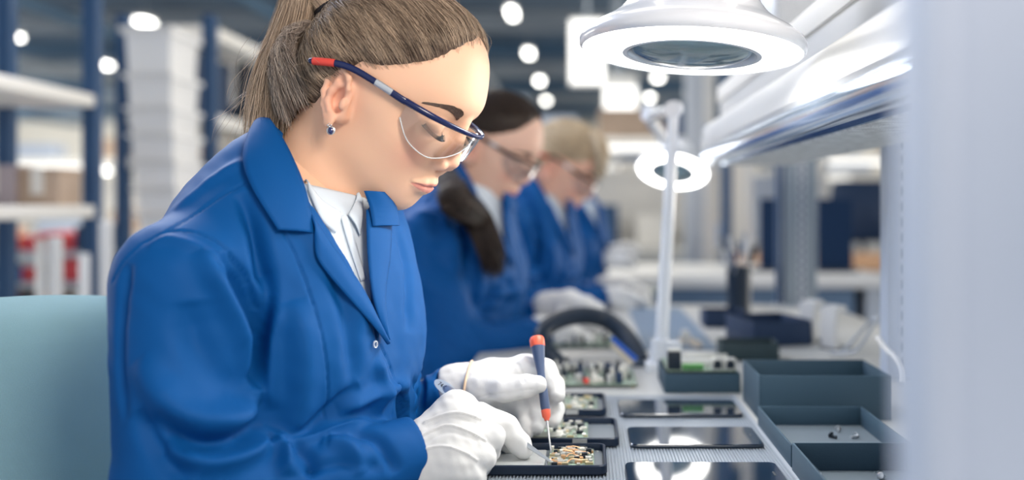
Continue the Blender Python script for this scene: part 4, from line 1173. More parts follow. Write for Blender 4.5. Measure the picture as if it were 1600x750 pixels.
# ------------------------------------------------------------------ overhead shelf and light fixture
yA, yB = .16, 2.0
def prism(name, prof, y0, y1, m, parent=None, ang=30):
    bm = bmesh.new(); A_ = [bm.verts.new((x, y0, z)) for x, z in prof]; B_ = [bm.verts.new((x, y1, z)) for x, z in prof]; n = len(prof)
    for k in range(n): bm.faces.new((A_[k], A_[(k + 1) % n], B_[(k + 1) % n], B_[k]))
    bm.faces.new(A_[::-1]); bm.faces.new(B_); return bobj(name, bm, m, parent, ang=ang)
z = CZ
r = empty('overhead_light_fixture', (.33, 1.08, z + .08)); tag(r, 'long white light fixture with a prismatic underside running under the overhead shelf', 'light fixture')
def PR(name, prof, m, y0=yA, y1=yB, ang=30): return ad(prism(name, prof, y0, y1, m, None, ang), r)
arc = [(.247 + .012 * (1 - math.cos(t)), z + .155 + .012 * math.sin(t)) for t in np.linspace(math.pi / 2, 0, 6)]
PR('fixture_housing', [(.2455, z + .158), (.2475, z + .162), (.252, z + .165), (.30, z + .168), (.46, z + .17), (.46, z + .105), (.300, z + .100), (.262, z + .100), (.250, z + .108), (.2415, z + .120), (.2412, z + .130)], M_white, ang=28)
arc = [(.262 + .021 * math.cos(t), z + .1025 + .021 * math.sin(t)) for t in np.linspace(math.radians(140), math.radians(262), 12)]
PR('chrome_lip', arc + [(.2595, z + .0840), (.262, z + .0900), (.262, z + .0995), (.250, z + .1075)], mat('chrome_lip', (.62, .74, .92), .14, metal=.85), ang=35)  # bluish tint puts the reflected surroundings into the chrome colour
PR('reflector_channel', [(.262, z + .092), (.288, z + .094), (.288, z + .0835), (.284, z + .0835), (.284, z + .090), (.262, z + .0885)], mat('reflected_blue_metal', (.10, .22, .42), .15, metal=.8))  # dark blue reflection painted in as the metal's colour
pf = []; x = .288
while x < .417: pf += [(x, z + .083), (x + .0016, z + .0815)]; x += .0032
pf += [(.419, z + .083), (.419, z + .097), (.288, z + .097)]
PR('prismatic_diffuser', pf, mat('prismatic_acrylic', (.74, .76, .74), .25, noise=(60, .25), bump=('noise', 300, .5)), ang=10)
bx('end_cap', (.246 - .33, yB - 1.08, .008), (.46 - .33, yB - 1.08 + .012, .088), M_alu, r)
r2 = empty('overhead_shelf', (.45, 1.08, z + .2)); tag(r2, 'thick white overhead shelf above the light fixture', 'shelf')
bx('shelf_board', (.28 - .45, .14 - 1.08, -.028), (.70 - .45, 2.0 - 1.08, .036), M_white, r2, .004)
bx('front_lip', (.275 - .45, .14 - 1.08, .012), (.282 - .45, 2.0 - 1.08, .044), M_offw, r2, .001)
for y in (1.45, ): pass
# perforated uprights
M_post = mat('upright_grey', (.27, .32, .37), .45, metal=.3)
def upright(x, y, w, dp, lab, z1=1.7, holes=22, z0=.75, m=None):
    m = m or M_post
    r = empty('upright_post', (x, y, z0)); tag(r, lab, 'upright post', 'uprights standing behind the bench')
    bx('profile', (-w / 2, -dp / 2, 0), (w / 2, dp / 2, z1 - z0), m, r, .003)
    bx('slot_channel', (-w * .12, -dp / 2 - .0015, 0), (w * .12, -dp / 2 - .0005, z1 - z0), M_alu, r)
    for k in range(holes): bx('slot', (-w * .05, -dp / 2 - .0025, .02 + k * .024), (w * .05, -dp / 2 - .0016, .034 + k * .024), M_navyc, r)
    bx('base_plate', (-w * .7, -dp * .7, 0), (w * .7, dp * .7, .006), M_alu, r)
    return r
upright(.490, 1.50, .048, .04, 'perforated aluminium upright on the bench beneath the overhead light fixture', 1.18, m=M_pale)
upright(.568, 2.55, .082, .05, 'wide grey aluminium upright between the two dark monitors', 1.9, 30)
upright(.516, 2.56, .018, .03, 'narrow dark upright beside the wide aluminium upright', 1.9, 4, m=M_navyp)
# panel near the viewer, stands in for a soft pale gradient
r = empty('near_gradient_panel', (.165, .30, .75)); tag(r, 'pale blue panel close to the viewer filling the right edge, out of focus', 'panel')
bx('panel_sheet', (-.055, -.012, .0), (.055, .012, .46), M_pale, r, .004); bx('panel_trim', (-.064, -.016, .0), (-.055, .016, .46), M_pale, r, .003); bx('panel_foot', (-.064, -.03, 0), (.06, .03, .006), M_pale, r, .001)

# speaker-mesh box and racks on the shelf
r = empty('mesh_fronted_box', (.432, 1.75, z + .236)); tag(r, 'grey box with a fine mesh front on the overhead shelf at the top', 'box')
bx('box_body', (-.10, -.06, 0), (.05, .12, .16), M_alu, r, .002); bx('mesh_front', (-.092, -.0625, .006), (.042, -.0605, .154), mat('mesh_dark', (.10, .14, .18), .5), r)
for k in range(26): bx('mesh_wire', (-.092 + k * .0052, -.0635, .006), (-.0908 + k * .0052, -.0624, .154), M_alu, r)
for k in range(26): bx('mesh_wire', (-.092, -.0638, .006 + k * .0057), (.042, -.0630, .0072 + k * .0057), M_alu, r)
for k, x in enumerate((.385 , .335)):
    r = empty('shelf_bracket', (x, 1.98, z + .236)); tag(r, 'white bracket post on the overhead shelf, %s the mesh box' % ('next to' if k == 0 else 'further left of'), 'bracket'); bx('post', (-.012, -.01, 0), (.012, .01, .3), M_white, r, .002); bx('foot', (-.016, -.014, 0), (.016, .014, .004), M_alu, r)

# ------------------------------------------------------------------ open card boxes
def open_box(x0, x1, y0, y1, h, m, lab, rz=0, t=.0022, z0=.7503, name='open_box', grp='dark card boxes on the bench', inner=None):
    r = empty(name, ((x0 + x1) / 2, (y0 + y1) / 2, z0), rz); tag(r, lab, 'box', grp); hx, hy = (x1 - x0) / 2, (y1 - y0) / 2
    bx('bottom', (-hx, -hy, 0), (hx, hy, t), inner or m, r)
    bx('side_wall', (-hx, -hy, t), (-hx + t, hy, h), m, r, .0005); bx('side_wall', (hx - t, -hy, t), (hx, hy, h), m, r, .0005)
    bx('end_wall', (-hx + t, -hy, t), (hx - t, -hy + t, h), m, r, .0005); bx('end_wall', (-hx + t, hy - t, t), (hx - t, hy, h), m, r, .0005)
    return r
M_inn = mat('slate_card_inside', (.12, .15, .18), .6)
open_box(.217, .383, 1.200, 1.325, .056, M_slate, 'tallest dark slate box, behind the two shallow trays on the right')
open_box(.209, .335, .978, 1.166, .025, M_slate, 'shallow open slate tray with tiny screws inside, beside the mat', inner=M_inn)
open_box(.208, .325, .800, .968, .030, M_slate, 'nearest open slate tray at the lower right corner of the mat', inner=M_inn)
open_box(.236, .335, 1.66, 1.73, .030, M_slate2, 'small dark green box behind the box with network ports')
open_box(.300, .420, 1.83, 1.97, .048, M_navyc, 'navy open box turned at an angle near the white cards', rz=math.radians(14))
open_box(.262, .350, 2.10, 2.20, .034, M_navyc, 'flat navy box farthest back, left of the navy angled box')
# small screws in the trays
for k, (x, y, zz, lab) in enumerate([(.303, 1.095, .7527, 'bright screw standing in the shallow tray'), (.296, 1.125, .7527, 'small pale clip lying in the shallow tray'), (.286, 1.095, .7527, 'dark tiny screw lying in the shallow tray'), (.232, .945, .7527, 'screw against the left wall of the nearest tray'), (.292, .940, .7527, 'bright screw in the middle of the nearest tray')]):
    r = empty('loose_screw', (x, y, zz), k * .9); tag(r, lab, 'screw', 'loose screws in the trays')
    m = M_chipk if k == 2 else M_steel
    tb('screw_thread', [(0, 0, .0020), (.007, .003, .0022)], .0018, m, r, 8); lt('screw_head', [(0, .0024), (.0034, .0016), (.0038, 0), (0, 0)], m, r, frame_to((.0065, .003, .0036), (.010, .0044, .0052)), 12)
# box carrying the board with network ports
r = open_box(.113, .222, 1.375, 1.50, .028, M_slate, 'slate box holding a board with two network ports beside the lamp pole')
r2 = empty('network_board', (.1675, 1.4375, .7625)); tag(r2, 'board with two black network sockets and a green terminal in the slate box', 'circuit board')
bx('board', (-.050, -.058, .018), (.050, .058, .020), M_pcb, r2); bx('support', (-.045, -.05, -.0098), (.045, .05, .018), M_chipk, r2)
for k in range(2):
    x = .022 + k * .0185; s_ = bx('network_port', (x - .0085, -.0585, .020), (x + .0085, -.040, .036), M_chip, r2, .0006); bx('socket', (x - .0055, -.0592, .0225), (x + .0055, -.0584, .0325), M_chipk, s_); bx('socket_notch', (x - .0025, -.0593, .0325), (x + .0025, -.0586, .0345), M_chipk, s_)
bx('green_terminal', (-.028, -.0585, .020), (.002, -.050, .028), mat('terminal_green', (.12, .40, .10), .4), r2, .0006)
for k in range(8): bx('terminal_hole', (-.0265 + k * .0036, -.0589, .0215), (-.0245 + k * .0036, -.0584, .0255), M_chipk, r2)
bx('heat_sink', (-.049, -.056, .020), (-.030, -.038, .046), M_chipk, r2, .001); bx('heat_sink_top', (-.049, -.056, .0461), (-.030, -.038, .049), M_chip, r2, .0006)
bx('rear_bracket', (-.03, -.02, .020), (.03, -.012, .030), M_white, r2, .001); bx('rear_bracket', (-.02, .0, .020), (.045, .006, .034), M_chip, r2, .001)

# ------------------------------------------------------------------ things at the second station
r = empty('work_mat', (.17, 2.2, .7503)); tag(r, 'blue-grey work mat at the second station with pale parts', 'mat'); bx('mat_sheet', (-.06, -.42, 0), (.075, .30, .003), mat('mat_blue_grey', (.16, .23, .33), .4), r)
for k, (px, py, Y) in enumerate([(1064, 545, 1.84), (1074, 538, 1.90), (1082, 548, 1.83), (1070, 530, 1.96), (1090, 552, 1.80)]):
    q = P(px, py, Y); o = lt('round_part', [(0, .012), (.006, .011), (.0085, .006), (.0085, 0), (0, 0)], M_cream if k % 2 else mat('cream_part', (.72, .62, .5), .5), None, None, 14); o.location = (q[0], q[1], .7535); tag(o, 'small round cream part on the blue-grey mat, ' + ['leftmost', 'second from the left near the rear', 'middle one nearer the front', 'farthest back', 'rightmost and nearest'][k], 'part', 'round cream parts on the mat')
for k, (x, y, rz, lab) in enumerate([(.452, 1.90, .5, 'white curved card holder standing behind the navy box, left of the pair'), (.470, 1.80, .45, 'white curved card holder nearer the upright, right of the pair')]):
    r = empty('card_holder', (x, y, .7503), rz); tag(r, lab, 'holder', 'white card holders'); bm = bmesh.new()
    prof = [(-.018, 0), (-.022, .04), (-.016, .078), (.006, .082), (.010, .076), (-.010, .070), (-.014, .04), (-.008, 0)]
    A_ = [bm.verts.new((a, -.020, b)) for a, b in prof]; B_ = [bm.verts.new((a, .020, b)) for a, b in prof]; n = len(prof)
    for j in range(n): bm.faces.new((A_[j], A_[(j + 1) % n], B_[(j + 1) % n], B_[j]))
    bm.faces.new(A_[::-1]); bm.faces.new(B_); bobj('sheet', bm, M_white, r, ang=40); bx('foot', (-.022, -.02, 0), (.022, .02, .003), M_black, r)
# pot of tools
r = empty('tool_pot', (.372, 2.33, .7503)); tag(r, 'black cylindrical pot full of hand tools at the second station', 'pot'); lt('pot', [(0, .002), (.029, 0), (.030, .122), (.0285, .122), (.0275, .004), (0, .004)], M_black, r, None, 28)
rg = random.Random(3)
for k in range(9):
    a = k * .7; o = empty('hand_tool', (.372 + .012 * math.cos(a), 2.33 + .012 * math.sin(a), .756)); tag(o, ['thin black-handled tool leaning right in the black pot', 'thin white-handled tool leaning back in the black pot', 'thin navy-handled tool at the rear left of the black pot', 'thin grey-handled tool at the left of the black pot', 'second black-handled tool leaning left in the black pot', 'second white-handled tool at the front left of the black pot', 'second navy-handled tool leaning to the viewer in the black pot', 'second grey-handled tool at the front right of the black pot', 'third black-handled tool at the right edge of the black pot'][k], 'tool', 'tools in the black pot')
    tx, ty = .03 * math.cos(a), .03 * math.sin(a); hh = rg.uniform(.15, .21)
    tb('tool_shaft', [(0, 0, 0), (tx * .6, ty * .6, hh * .75)], .0022, M_steel, o, 8); tb('tool_grip', [(tx * .6, ty * .6, hh * .75), (tx, ty, hh)], .005, [M_black, M_white, M_navyp, M_alu][k % 4], o, 10)
# cable by the upright
o = tb('white_cable', [P(1372, 528, 1.42), P(1385, 545, 1.38), P(1402, 560, 1.34), P(1411, 580, 1.32), P(1412, 600, 1.30)], .004, M_white, None, 10, sm=6); tag(o, 'white cable hanging beside the perforated upright', 'cable')
o = tb('grey_cable', [(.47, 1.75, .754), (.50, 1.72, .80), (.49, 1.62, .83), (.47, 1.66, .77), (.44, 1.72, .754)], .003, M_alu, None, 8, sm=8); tag(o, 'thin grey cable looped on the bench behind the upright', 'cable')
r = empty('white_bin', (.40, 2.02, .7503)); tag(r, 'white open bin with yellow contents behind the navy box', 'bin')
bx('bin_bottom', (-.04, -.04, 0), (.05, .05, .003), M_white, r); 
for a_, b_ in (((-.04, -.04, 0), (.05, -.037, .035)), ((-.04, .047, 0), (.05, .05, .035)), ((-.04, -.04, 0), (-.037, .05, .035)), ((.047, -.04, 0), (.05, .05, .035))): bx('bin_wall', a_, b_, M_white, r)
bx('contents', (-.02, -.01, .003), (.03, .03, .03), mat('yellow_part', (.75, .55, .12), .5), r, .003)

# monitors
M_mon = mat('monitor_navy', (.006, .025, .07), .6, spec=.2)
def monitor(px, py0, py1, Y, w, rz, lab, standz=.75):
    a = P(px, py1, Y); b = P(px, py0, Y); h = b[2] - a[2]
    r = empty('monitor', (a[0], Y, standz), rz); tag(r, lab, 'monitor', 'dark monitors at the far stations'); z0 = a[2] - standz
    bx('screen', (-w / 2, -.012, z0), (w / 2, .012, z0 + h), M_mon, r, .004); bx('panel', (-w / 2 + .01, -.0135, z0 + .01), (w / 2 - .01, -.0122, z0 + h - .01), M_mon, r)
    bx('stand', (-.02, .012, .01), (.02, .03, z0 + .1), M_black, r); bx('foot', (-.08, -.06, 0), (.08, .08, .012), M_black, r, .003)
monitor(1304, 310, 428, 3.95, .148, math.radians(6), 'dark monitor right of the wide upright', .7455)
monitor(1203, 310, 428, 3.98, .085, math.radians(-8), 'dark monitor seen edge-on left of the wide upright', .7455)
r = empty('rear_bench', (1.55, 5.15, 0)); tag(r, 'orange-brown bench top behind the monitors', 'bench'); bx('worktop', (-.75, -.55, .70), (1.2, .5, .742), mat('warm_wood', (.62, .36, .20), .5), r, .003)
for sx in (-.65, 1.1): bx('leg', (sx - .03, -.45, 0), (sx + .03, .4, .70), M_alu, r)

# office chair far right
def far_chair(x, y, lab, s=1, rz=0, m=None):
    r = empty('office_chair', (x, y, 0), rz); tag(r, lab, 'chair'); m = m or M_navyc
    bm = bmesh.new(); rrect(bm, .22, .20, .07, -.03, .03, bev=.02); o = bobj('backrest', bm, m, r, ang=50); o.rotation_euler = (math.pi / 2, 0, 0); o.location = (0, .2, .98)
    bm = bmesh.new(); rrect(bm, .24, .23, .08, 0, .07, bev=.02); o = bobj('seat', bm, m, r, ang=50); o.location = (0, 0, .48)
    tb('back_bar', [(0, .18, .48), (0, .24, .8), (0, .23, .95)], .02, M_black, r, 8); tb('column', [(0, 0, .1), (0, 0, .48)], .03, M_alu, r, 12)
    for k in range(5):
        a = k * 1.2566; tb('base_leg', [(0, 0, .12), (.28 * math.cos(a), .28 * math.sin(a), .06)], [.022, .014], M_black, r, 8); lt('castor', [(0, -.02), (.028, -.02), (.028, .02), (0, .02)], M_black, r, Matrix.Translation((.28 * math.cos(a), .28 * math.sin(a), .03)) @ Matrix.Rotation(math.pi / 2, 4, 'X'), 12)
far_chair(1.80, 6.0, 'dark blue office chair beyond the monitors at the right')

# teal chair of the nearest worker
M_teal = mat('teal_fabric', (.24, .44, .51), .85, sheen=.3, spec=.2, bump=('weave', 260, .6), noise=(6, .08))
r = empty('office_chair', (-.50, 1.02, 0)); tag(r, 'teal fabric office chair behind the nearest woman', 'chair')
def shell(bm, W_, Z0, Z1, curve, thick, n=28, m=24, cr=.07):
    A_ = []
    for side in (0, 1):
        g = []
        for i in range(n + 1):
            u = i / n * 2 - 1; row = []
            for j in range(m + 1):
                v = j / m
                # rounded outline
                zt = Z1 - .035 * u * u; zz = Z0 + (zt - Z0) * v; ww = W_ * (1 - .10 * (1 - v)) 
                e = min(1, (1 - abs(u)) / .12, ) ; e2_ = min(1, v / .08, (1 - v) / .10); th = thick * (max(0, min(e, e2_)) ** .5)
                y = u * ww; x = curve * (u * u) + .02 * math.sin(math.pi * v) + (th / 2 if side == 0 else -th / 2)
                row.append(bm.verts.new((x, y, zz)))
            g.append(row)
        A_.append(g)
    for side, g in enumerate(A_):
        for i in range(n):
            for j in range(m):
                f = (g[i][j], g[i + 1][j], g[i + 1][j + 1], g[i][j + 1]); bm.faces.new(f if side == 0 else f[::-1])
    bmesh.ops.remove_doubles(bm, verts=bm.verts, dist=.0005)
bm = bmesh.new(); shell(bm, .27, .48, .922, .05, .075); o = bobj('backrest', bm, M_teal, r, ang=60); o.rotation_euler = (0, math.radians(-4), math.radians(-24)); o.location = (-.085, -.02, 0)
bm = bmesh.new(); rrect(bm, .24, .24, .08, 0, .08, bev=.025); o = bobj('seat', bm, M_teal, r, ang=50); o.location = (.18, 0, .42)
tb('back_bar', [(.0, 0, .42), (-.12, .02, .50), (-.14, .02, .70)], .022, M_black, r, 8); tb('column', [(.18, 0, .1), (.18, 0, .42)], .03, M_alu, r, 12)
for k in range(5):
    a = k * 1.2566; tb('base_leg', [(.18, 0, .12), (.18 + .3 * math.cos(a), .3 * math.sin(a), .06)], [.022, .014], M_black, r, 8); lt('castor', [(0, -.02), (.028, -.02), (.028, .02), (0, .02)], M_black, r, Matrix.Translation((.18 + .3 * math.cos(a), .3 * math.sin(a), .03)) @ Matrix.Rotation(math.pi / 2, 4, 'X'), 12)

# ------------------------------------------------------------------ shelving on the left
def rack(x0, x1, y0, y1, shelves, top, lab, m, grp='storage racks along the left', tsh=.05):
    r = empty('storage_rack', ((x0 + x1) / 2, (y0 + y1) / 2, 0)); tag(r, lab, 'rack', grp); hx, hy = (x1 - x0) / 2, (y1 - y0) / 2
    for sx in (-1, 1):
        for sy in (-1, 1): bx('rack_post', (sx * hx - .024, sy * hy - .024, 0), (sx * hx + .024, sy * hy + .024, top), m, r)
    for s in shelves: bx('shelf_board', (-hx - .02, -hy - .02, s - tsh), (hx + .02, hy + .02, s), M_offw, r, .004)
    return r
def zat(py, Y): return CZ - (py - CY) * Y / FPX
rack(-1.99, -1.695, 1.7, 3.30, [1.395, 1.018, .45], 2.3, 'near storage rack with a cardboard box at the far left', M_navyp, tsh=.042)
rack(-1.90, -1.545, 3.95, 5.4, [1.755, 1.395, 1.22, .5], 1.80, 'second storage rack behind the nearest woman\'s shoulder', M_navyp)
rack(-1.36, -.9, 5.6, 6.4, [1.02, .5, 1.5], 2.0, 'third storage rack hidden behind the ponytail', M_navyp)
def carton(px0, px1, py0, py1, Y, dpt, m, lab, name='cardboard_box', cat='box', grp=None):
    a = P(px0, py1, Y); b = P(px1, py0, Y); r = empty(name, ((a[0] + b[0]) / 2, Y + dpt / 2, a[2])); tag(r, lab, cat, grp); hx = (b[0] - a[0]) / 2; h = b[2] - a[2]
    bx('box_body', (-hx, -dpt / 2, 0), (hx, dpt / 2, h * .96), m, r, .004); bx('lid_flap', (-hx - .003, -dpt / 2 - .003, h * .86), (hx + .003, dpt / 2 + .003, h), m, r, .003)
    bx('tape', (-.02, -dpt / 2 - .005, h * .3), (.02, -dpt / 2 - .0005, h * .99), M_offw, r); return r
carton(25, 92, 262, 321, 3.10, .14, M_card, 'brown cardboard box on the near rack shelf')
carton(-50, 22, 258, 321, 3.08, .14, mat('grey_card', (.38, .33, .36), .8), 'mauve-grey carton left of the brown cardboard box')
carton(338, 388, 82, 199, 4.65, .4, M_black, 'black equipment case on the second rack', 'equipment_case', 'case')
carton(262, 306, 84, 182, 4.08, .4, M_navyc, 'navy equipment case beside the container stack', 'equipment_case', 'case')
carton(396, 424, 128, 207, 5.1, .2, M_pale, 'pale blue bin on the second rack', 'storage_bin', 'bin')
carton(330, 372, 232, 258, 4.7, .3, M_card, 'brown box low on the second rack', )
# stack of white containers
M_cont = mat('frosted_container', (.82, .82, .82), .35, coat=.3)
yy = 3.6; xs = [(236, 38, 112), (238, 112, 165), (240, 165, 207), (243, 207, 250), (246, 250, 292), (249, 292, 332), (252, 332, 372), (254, 372, 412), (256, 412, 452), (258, 452, 492)]
for k, (cx_, t_, b_) in enumerate(xs):
    wpx = 41 - k * 1.0; cx_ -= 9; a = P(cx_ - wpx, b_, yy); b = P(cx_ + wpx, t_, yy); h = b[2] - a[2]; w_ = (b[0] - a[0]) / 2
    r = empty('stacked_container', ((a[0] + b[0]) / 2, yy + .15, a[2])); tag(r, 'translucent white container, number %s from the top of the tall stack' % ['one', 'two', 'three', 'four', 'five', 'six', 'seven', 'eight', 'nine', 'ten'][k], 'container', 'white containers in the tall stack')
    bm = bmesh.new(); rr = [[bm.verts.new((sx * w_ * f_, sy * .15 * f_, z_)) for sx, sy in ((-1, -1), (1, -1), (1, 1), (-1, 1))] for f_, z_ in ((.80, .0), (.86, h * .8), (.98, h * .82), (.98, h * .97), (.90, h * .97), (.84, h * .8), (.78, .01))]
    for A_, B_ in zip(rr, rr[1:]):
        for j in range(4): bm.faces.new((A_[j], A_[(j + 1) % 4], B_[(j + 1) % 4], B_[j]))
    bm.faces.new(rr[0][::-1]); bm.faces.new(rr[-1]); bobj('tub', bm, M_cont, r); bx('rim', (-w_ - .004, -.153, h * .88), (w_, -.147, h * .96), M_white, r)
zb_ = zat(492, 3.6)
r = empty('container_trolley', (P(250, 492, 3.6)[0], 3.75, 0)); tag(r, 'low steel trolley under the stack of white containers', 'trolley'); bx('deck', (-.16, -.2, zb_ - .03), (.16, .2, zb_), M_alu, r)
for sx in (-1, 1):
    for sy in (-1, 1): bx('trolley_leg', (sx * .14 - .012, sy * .18 - .012, 0), (sx * .14 + .012, sy * .18 + .012, zb_ - .03), M_alu, r)
# white tubes and clutter behind the chair
for k, (px, t_, w_) in enumerate([(64, 376, 7), (86, 372, 11), (132, 398, 8), (166, 346, 10)]):
    Y = 3.0; q = P(px, t_, Y); o = empty('white_tube', (q[0], Y, 0)); tag(o, 'upright white tube behind the teal chair, %s' % ['leftmost of the four', 'second from the left and thickest', 'short one left of the rack post', 'tall one right of the rack post'][k], 'tube', 'white tubes behind the teal chair')
    rr = w_ * Y / FPX; lt('tube', [(0, 0), (rr, 0), (rr, q[2]), (rr * .8, q[2] + .004), (rr * .8, q[2] - .05), (0, q[2] - .05)], M_white, o, None, 20); lt('tube_foot', [(0, 0), (rr * 1.6, 0), (rr * 1.6, .01), (rr, .015)], M_alu, o, None, 20)
rg = random.Random(21); cm = [M_navyc, M_black, M_card, mat('red_bin', (.65, .06, .07), .4), M_alu, mat('orange_bin', (.8, .25, .08), .5), M_offw, mat('blue_bin', (.05, .18, .45), .4)]
wd_ = ['navy', 'black', 'brown', 'red', 'grey', 'orange', 'cream', 'blue']
for lv, (y0_, y1_) in enumerate(((352, 392), (400, 440), (446, 478))):
    Y = 4.6; zs = zat(y1_, Y) ; rk = None
    x_ = -40
    while x_ < 130:
        w_ = rg.uniform(18, 46); h_ = rg.uniform(.5, 1) * (y1_ - y0_); k = rg.randrange(8)
        if lv == 0 and 30 < x_ < 110: k = 3
        a = P(x_, y1_, Y); b = P(x_ + w_ - 3, y1_ - h_, Y); o = empty('parts_bin', ((a[0] + b[0]) / 2, Y + .1, zs)); nb_ = nb_ + 1 if x_ > -40 else 1; tag(o, 'blurred %s parts bin, %s from the left on the %s shelf behind the white tubes' % (wd_[k], ['first', 'second', 'third', 'fourth', 'fifth', 'sixth', 'seventh', 'eighth', 'ninth', 'tenth'][nb_ - 1], ['upper', 'middle', 'lower'][lv]), 'bin', 'parts bins on the %s shelf at the far left' % ['upper', 'middle', 'lower'][lv])
        hx = (b[0] - a[0]) / 2; h = b[2] - a[2]; bx('bin_body', (-hx, -.1, 0), (hx, .1, h * .8), cm[k], o, .004); bx('bin_rim', (-hx - .002, -.105, h * .8), (hx + .002, .1, h), cm[(k + 1) % 8] if rg.random() < .3 else cm[k], o, .003)
        x_ += w_
rr = empty('low_rack', (P(45, 400, 4.7)[0], 4.72, 0)); tag(rr, 'low rack of parts bins seen under the near rack', 'rack')
for y1_ in (392, 440, 478): bx('shelf_board', (-.42, -.16, zat(y1_, 4.6) - .022), (.36, .16, zat(y1_, 4.6) - .001), M_alu, rr)
for sx in (-.40, .34): bx('rack_post', (sx - .02, .12, 0), (sx + .02, .16, zat(352, 4.6)), M_navyp, rr)

# ------------------------------------------------------------------ far stations, blurred
M_tan = mat('tan_board', (.55, .42, .30), .7)
M_lbox2 = emis('light_bar', (1, .98, .93), 1.6)
def far_station(px, Y, w, lab, k):
    r = empty('far_workstation', ((px - CX) / FPX * Y, Y, 0)); tag(r, lab, 'workstation', 'far workstations in the hall')
    bx('worktop', (-w / 2, -.35, .70), (w / 2, .35, .745), M_bench, r)
    for sx in (-1, 1):
        bx('rear_post', (sx * (w / 2 - .03) - .03, .28, 0), (sx * (w / 2 - .03) + .03, .34, 1.75), [M_alu, M_white][k % 2], r); bx('leg', (sx * (w / 2 - .05) - .025, -.3, 0), (sx * (w / 2 - .05) + .025, -.25, .70), M_alu, r)
    bx('upper_shelf', (-w / 2, .05, 1.42), (w / 2, .34, 1.46), M_offw, r); bx('back_board', (-w / 2 + .04, .30, .76), (w / 2 - .04, .315, 1.25), [M_offw, M_pale, M_offw, M_alu, M_pale][k % 5], r)
    bx('light_bar', (-w * .22, -.05, 1.37), (w * .22, .03, 1.40), M_lbox2, r)
    for j in range(4): bx('stacked_goods', (-w / 2 + .1 + j * w * .23, .0, .75), (-w / 2 + .1 + j * w * .23 + w * .15, .22, .84 + .06 * ((j * 7 + k) % 4)), [M_card, M_navyp, M_offw, M_pale][(j + k) % 4], r)
    for j in range(3): bx('shelf_box', (-w / 2 + .1 + j * w * .3, .08, 1.46), (-w / 2 + .1 + j * w * .3 + w * .2, .3, 1.6 + .05 * ((j + k) % 3)), [M_pale, M_card, M_navyp][(j + k) % 3], r)
for k, (px, Y, w, lab) in enumerate([(985, 6.2, 1.5, 'blurred workstation right behind the fourth worker'), (1130, 7.2, 1.7, 'blurred workstation behind the white lamp pole'), (1330, 8.2, 2.2, 'blurred workstation far right behind the monitors'), (890, 9.5, 2.2, 'blurred workstation behind the blonde woman\'s head'), (1060, 11.5, 2.4, 'farthest blurred workstation behind the small ring lamp'), (60, 9, 3, 'blurred workstation beyond the near left rack'), (330, 10.5, 3, 'blurred workstation beyond the container stack'), (1250, 13, 3, 'small far workstation between the upright posts')]): far_station(px, Y, w, lab, k)
for k, (px, Y, w_, c_) in enumerate([(1085, 5.2, .10, M_alu), (1108, 5.6, .06, M_white), (1135, 4.9, .05, M_navyp), (1150, 6.3, .10, M_offw), (1168, 5.0, .045, M_white)]):
    x = (px - CX) / FPX * Y; o = empty('station_column', (x, Y, 0)); tag(o, 'blurred vertical column behind the lamp pole, %s' % ['wide grey', 'white, right of the wide grey one', 'dark blue', 'cream, farthest', 'thin white, rightmost'][k], 'column', 'columns of the far stations')
    bx('column_profile', (-w_ / 2, -.03, 0), (w_ / 2, .03, 2.2), c_, o, .004); bx('column_foot', (-w_ * .8, -.06, 0), (w_ * .8, .06, .02), M_alu, o)
# ------------------------------------------------------------------ the other workers
def worker(dx, dy, dz, head, label, fine, arms, hairf, skin, lip, lookw=None):
    J = {k: (v + np.array([dx, dy, dz]) if isinstance(v, np.ndarray) else v) for k, v in DEF.items()}
    J['head'] = head; J.update(arms)
    hd = Head(**head)
    W, fb = body_mesh(J, hd, .0032, lip=lip, skin=skin); tag(W, label, 'person')
    ft = lambda p: torso_f(J, p)
    dV = (dx, dy, dz)
    # opening of the collar, carried over from the near coat
    op = vcut(ap + np.array(dV), nt + np.array(dV))
    c, _ = build_coat('work_coat', J, W, .0048, [(np.array(l), w * 1.15, a * 1.15) for l, w, a in F3], dV=dV, noise=2.2, opening=op)
    sh = lambda p: smax(smax(smin(torso_f(J, p, -.009, False), neck_f(J, hd, p, (.0545, .0575)), .008), np.minimum(op(p), neck_f(J, hd, p, (.0545, .0575)) - .004) - .012, .002), -neck_f(J, hd, p, (.052, .055)), .002)
    V, Q = surf(lambda p: np.maximum(np.maximum(sh(p), .86 - p[:, 2]), cuts(p, J['nb'] + np.array([0, 0, .055]), np.array([.35, 0, .94]))), J['nb'] - np.array([.18, .2, .22]), J['nb'] + np.array([.2, .2, .12]), .006)
    np_mesh('shirt', V, Q, M_shirt, W)
    # collar copied from the near coat
    for ch in coat1.children:
        if ch.name.startswith(('collar', 'lapel')):
            o = ch.copy(); C.objects.link(o); o.parent = c; o.location = dV
    hairf(hd, W)
    for s in (-1, 1): brow(hd, W, (.06, .04, .03), s, fb)
    return W, J, hd
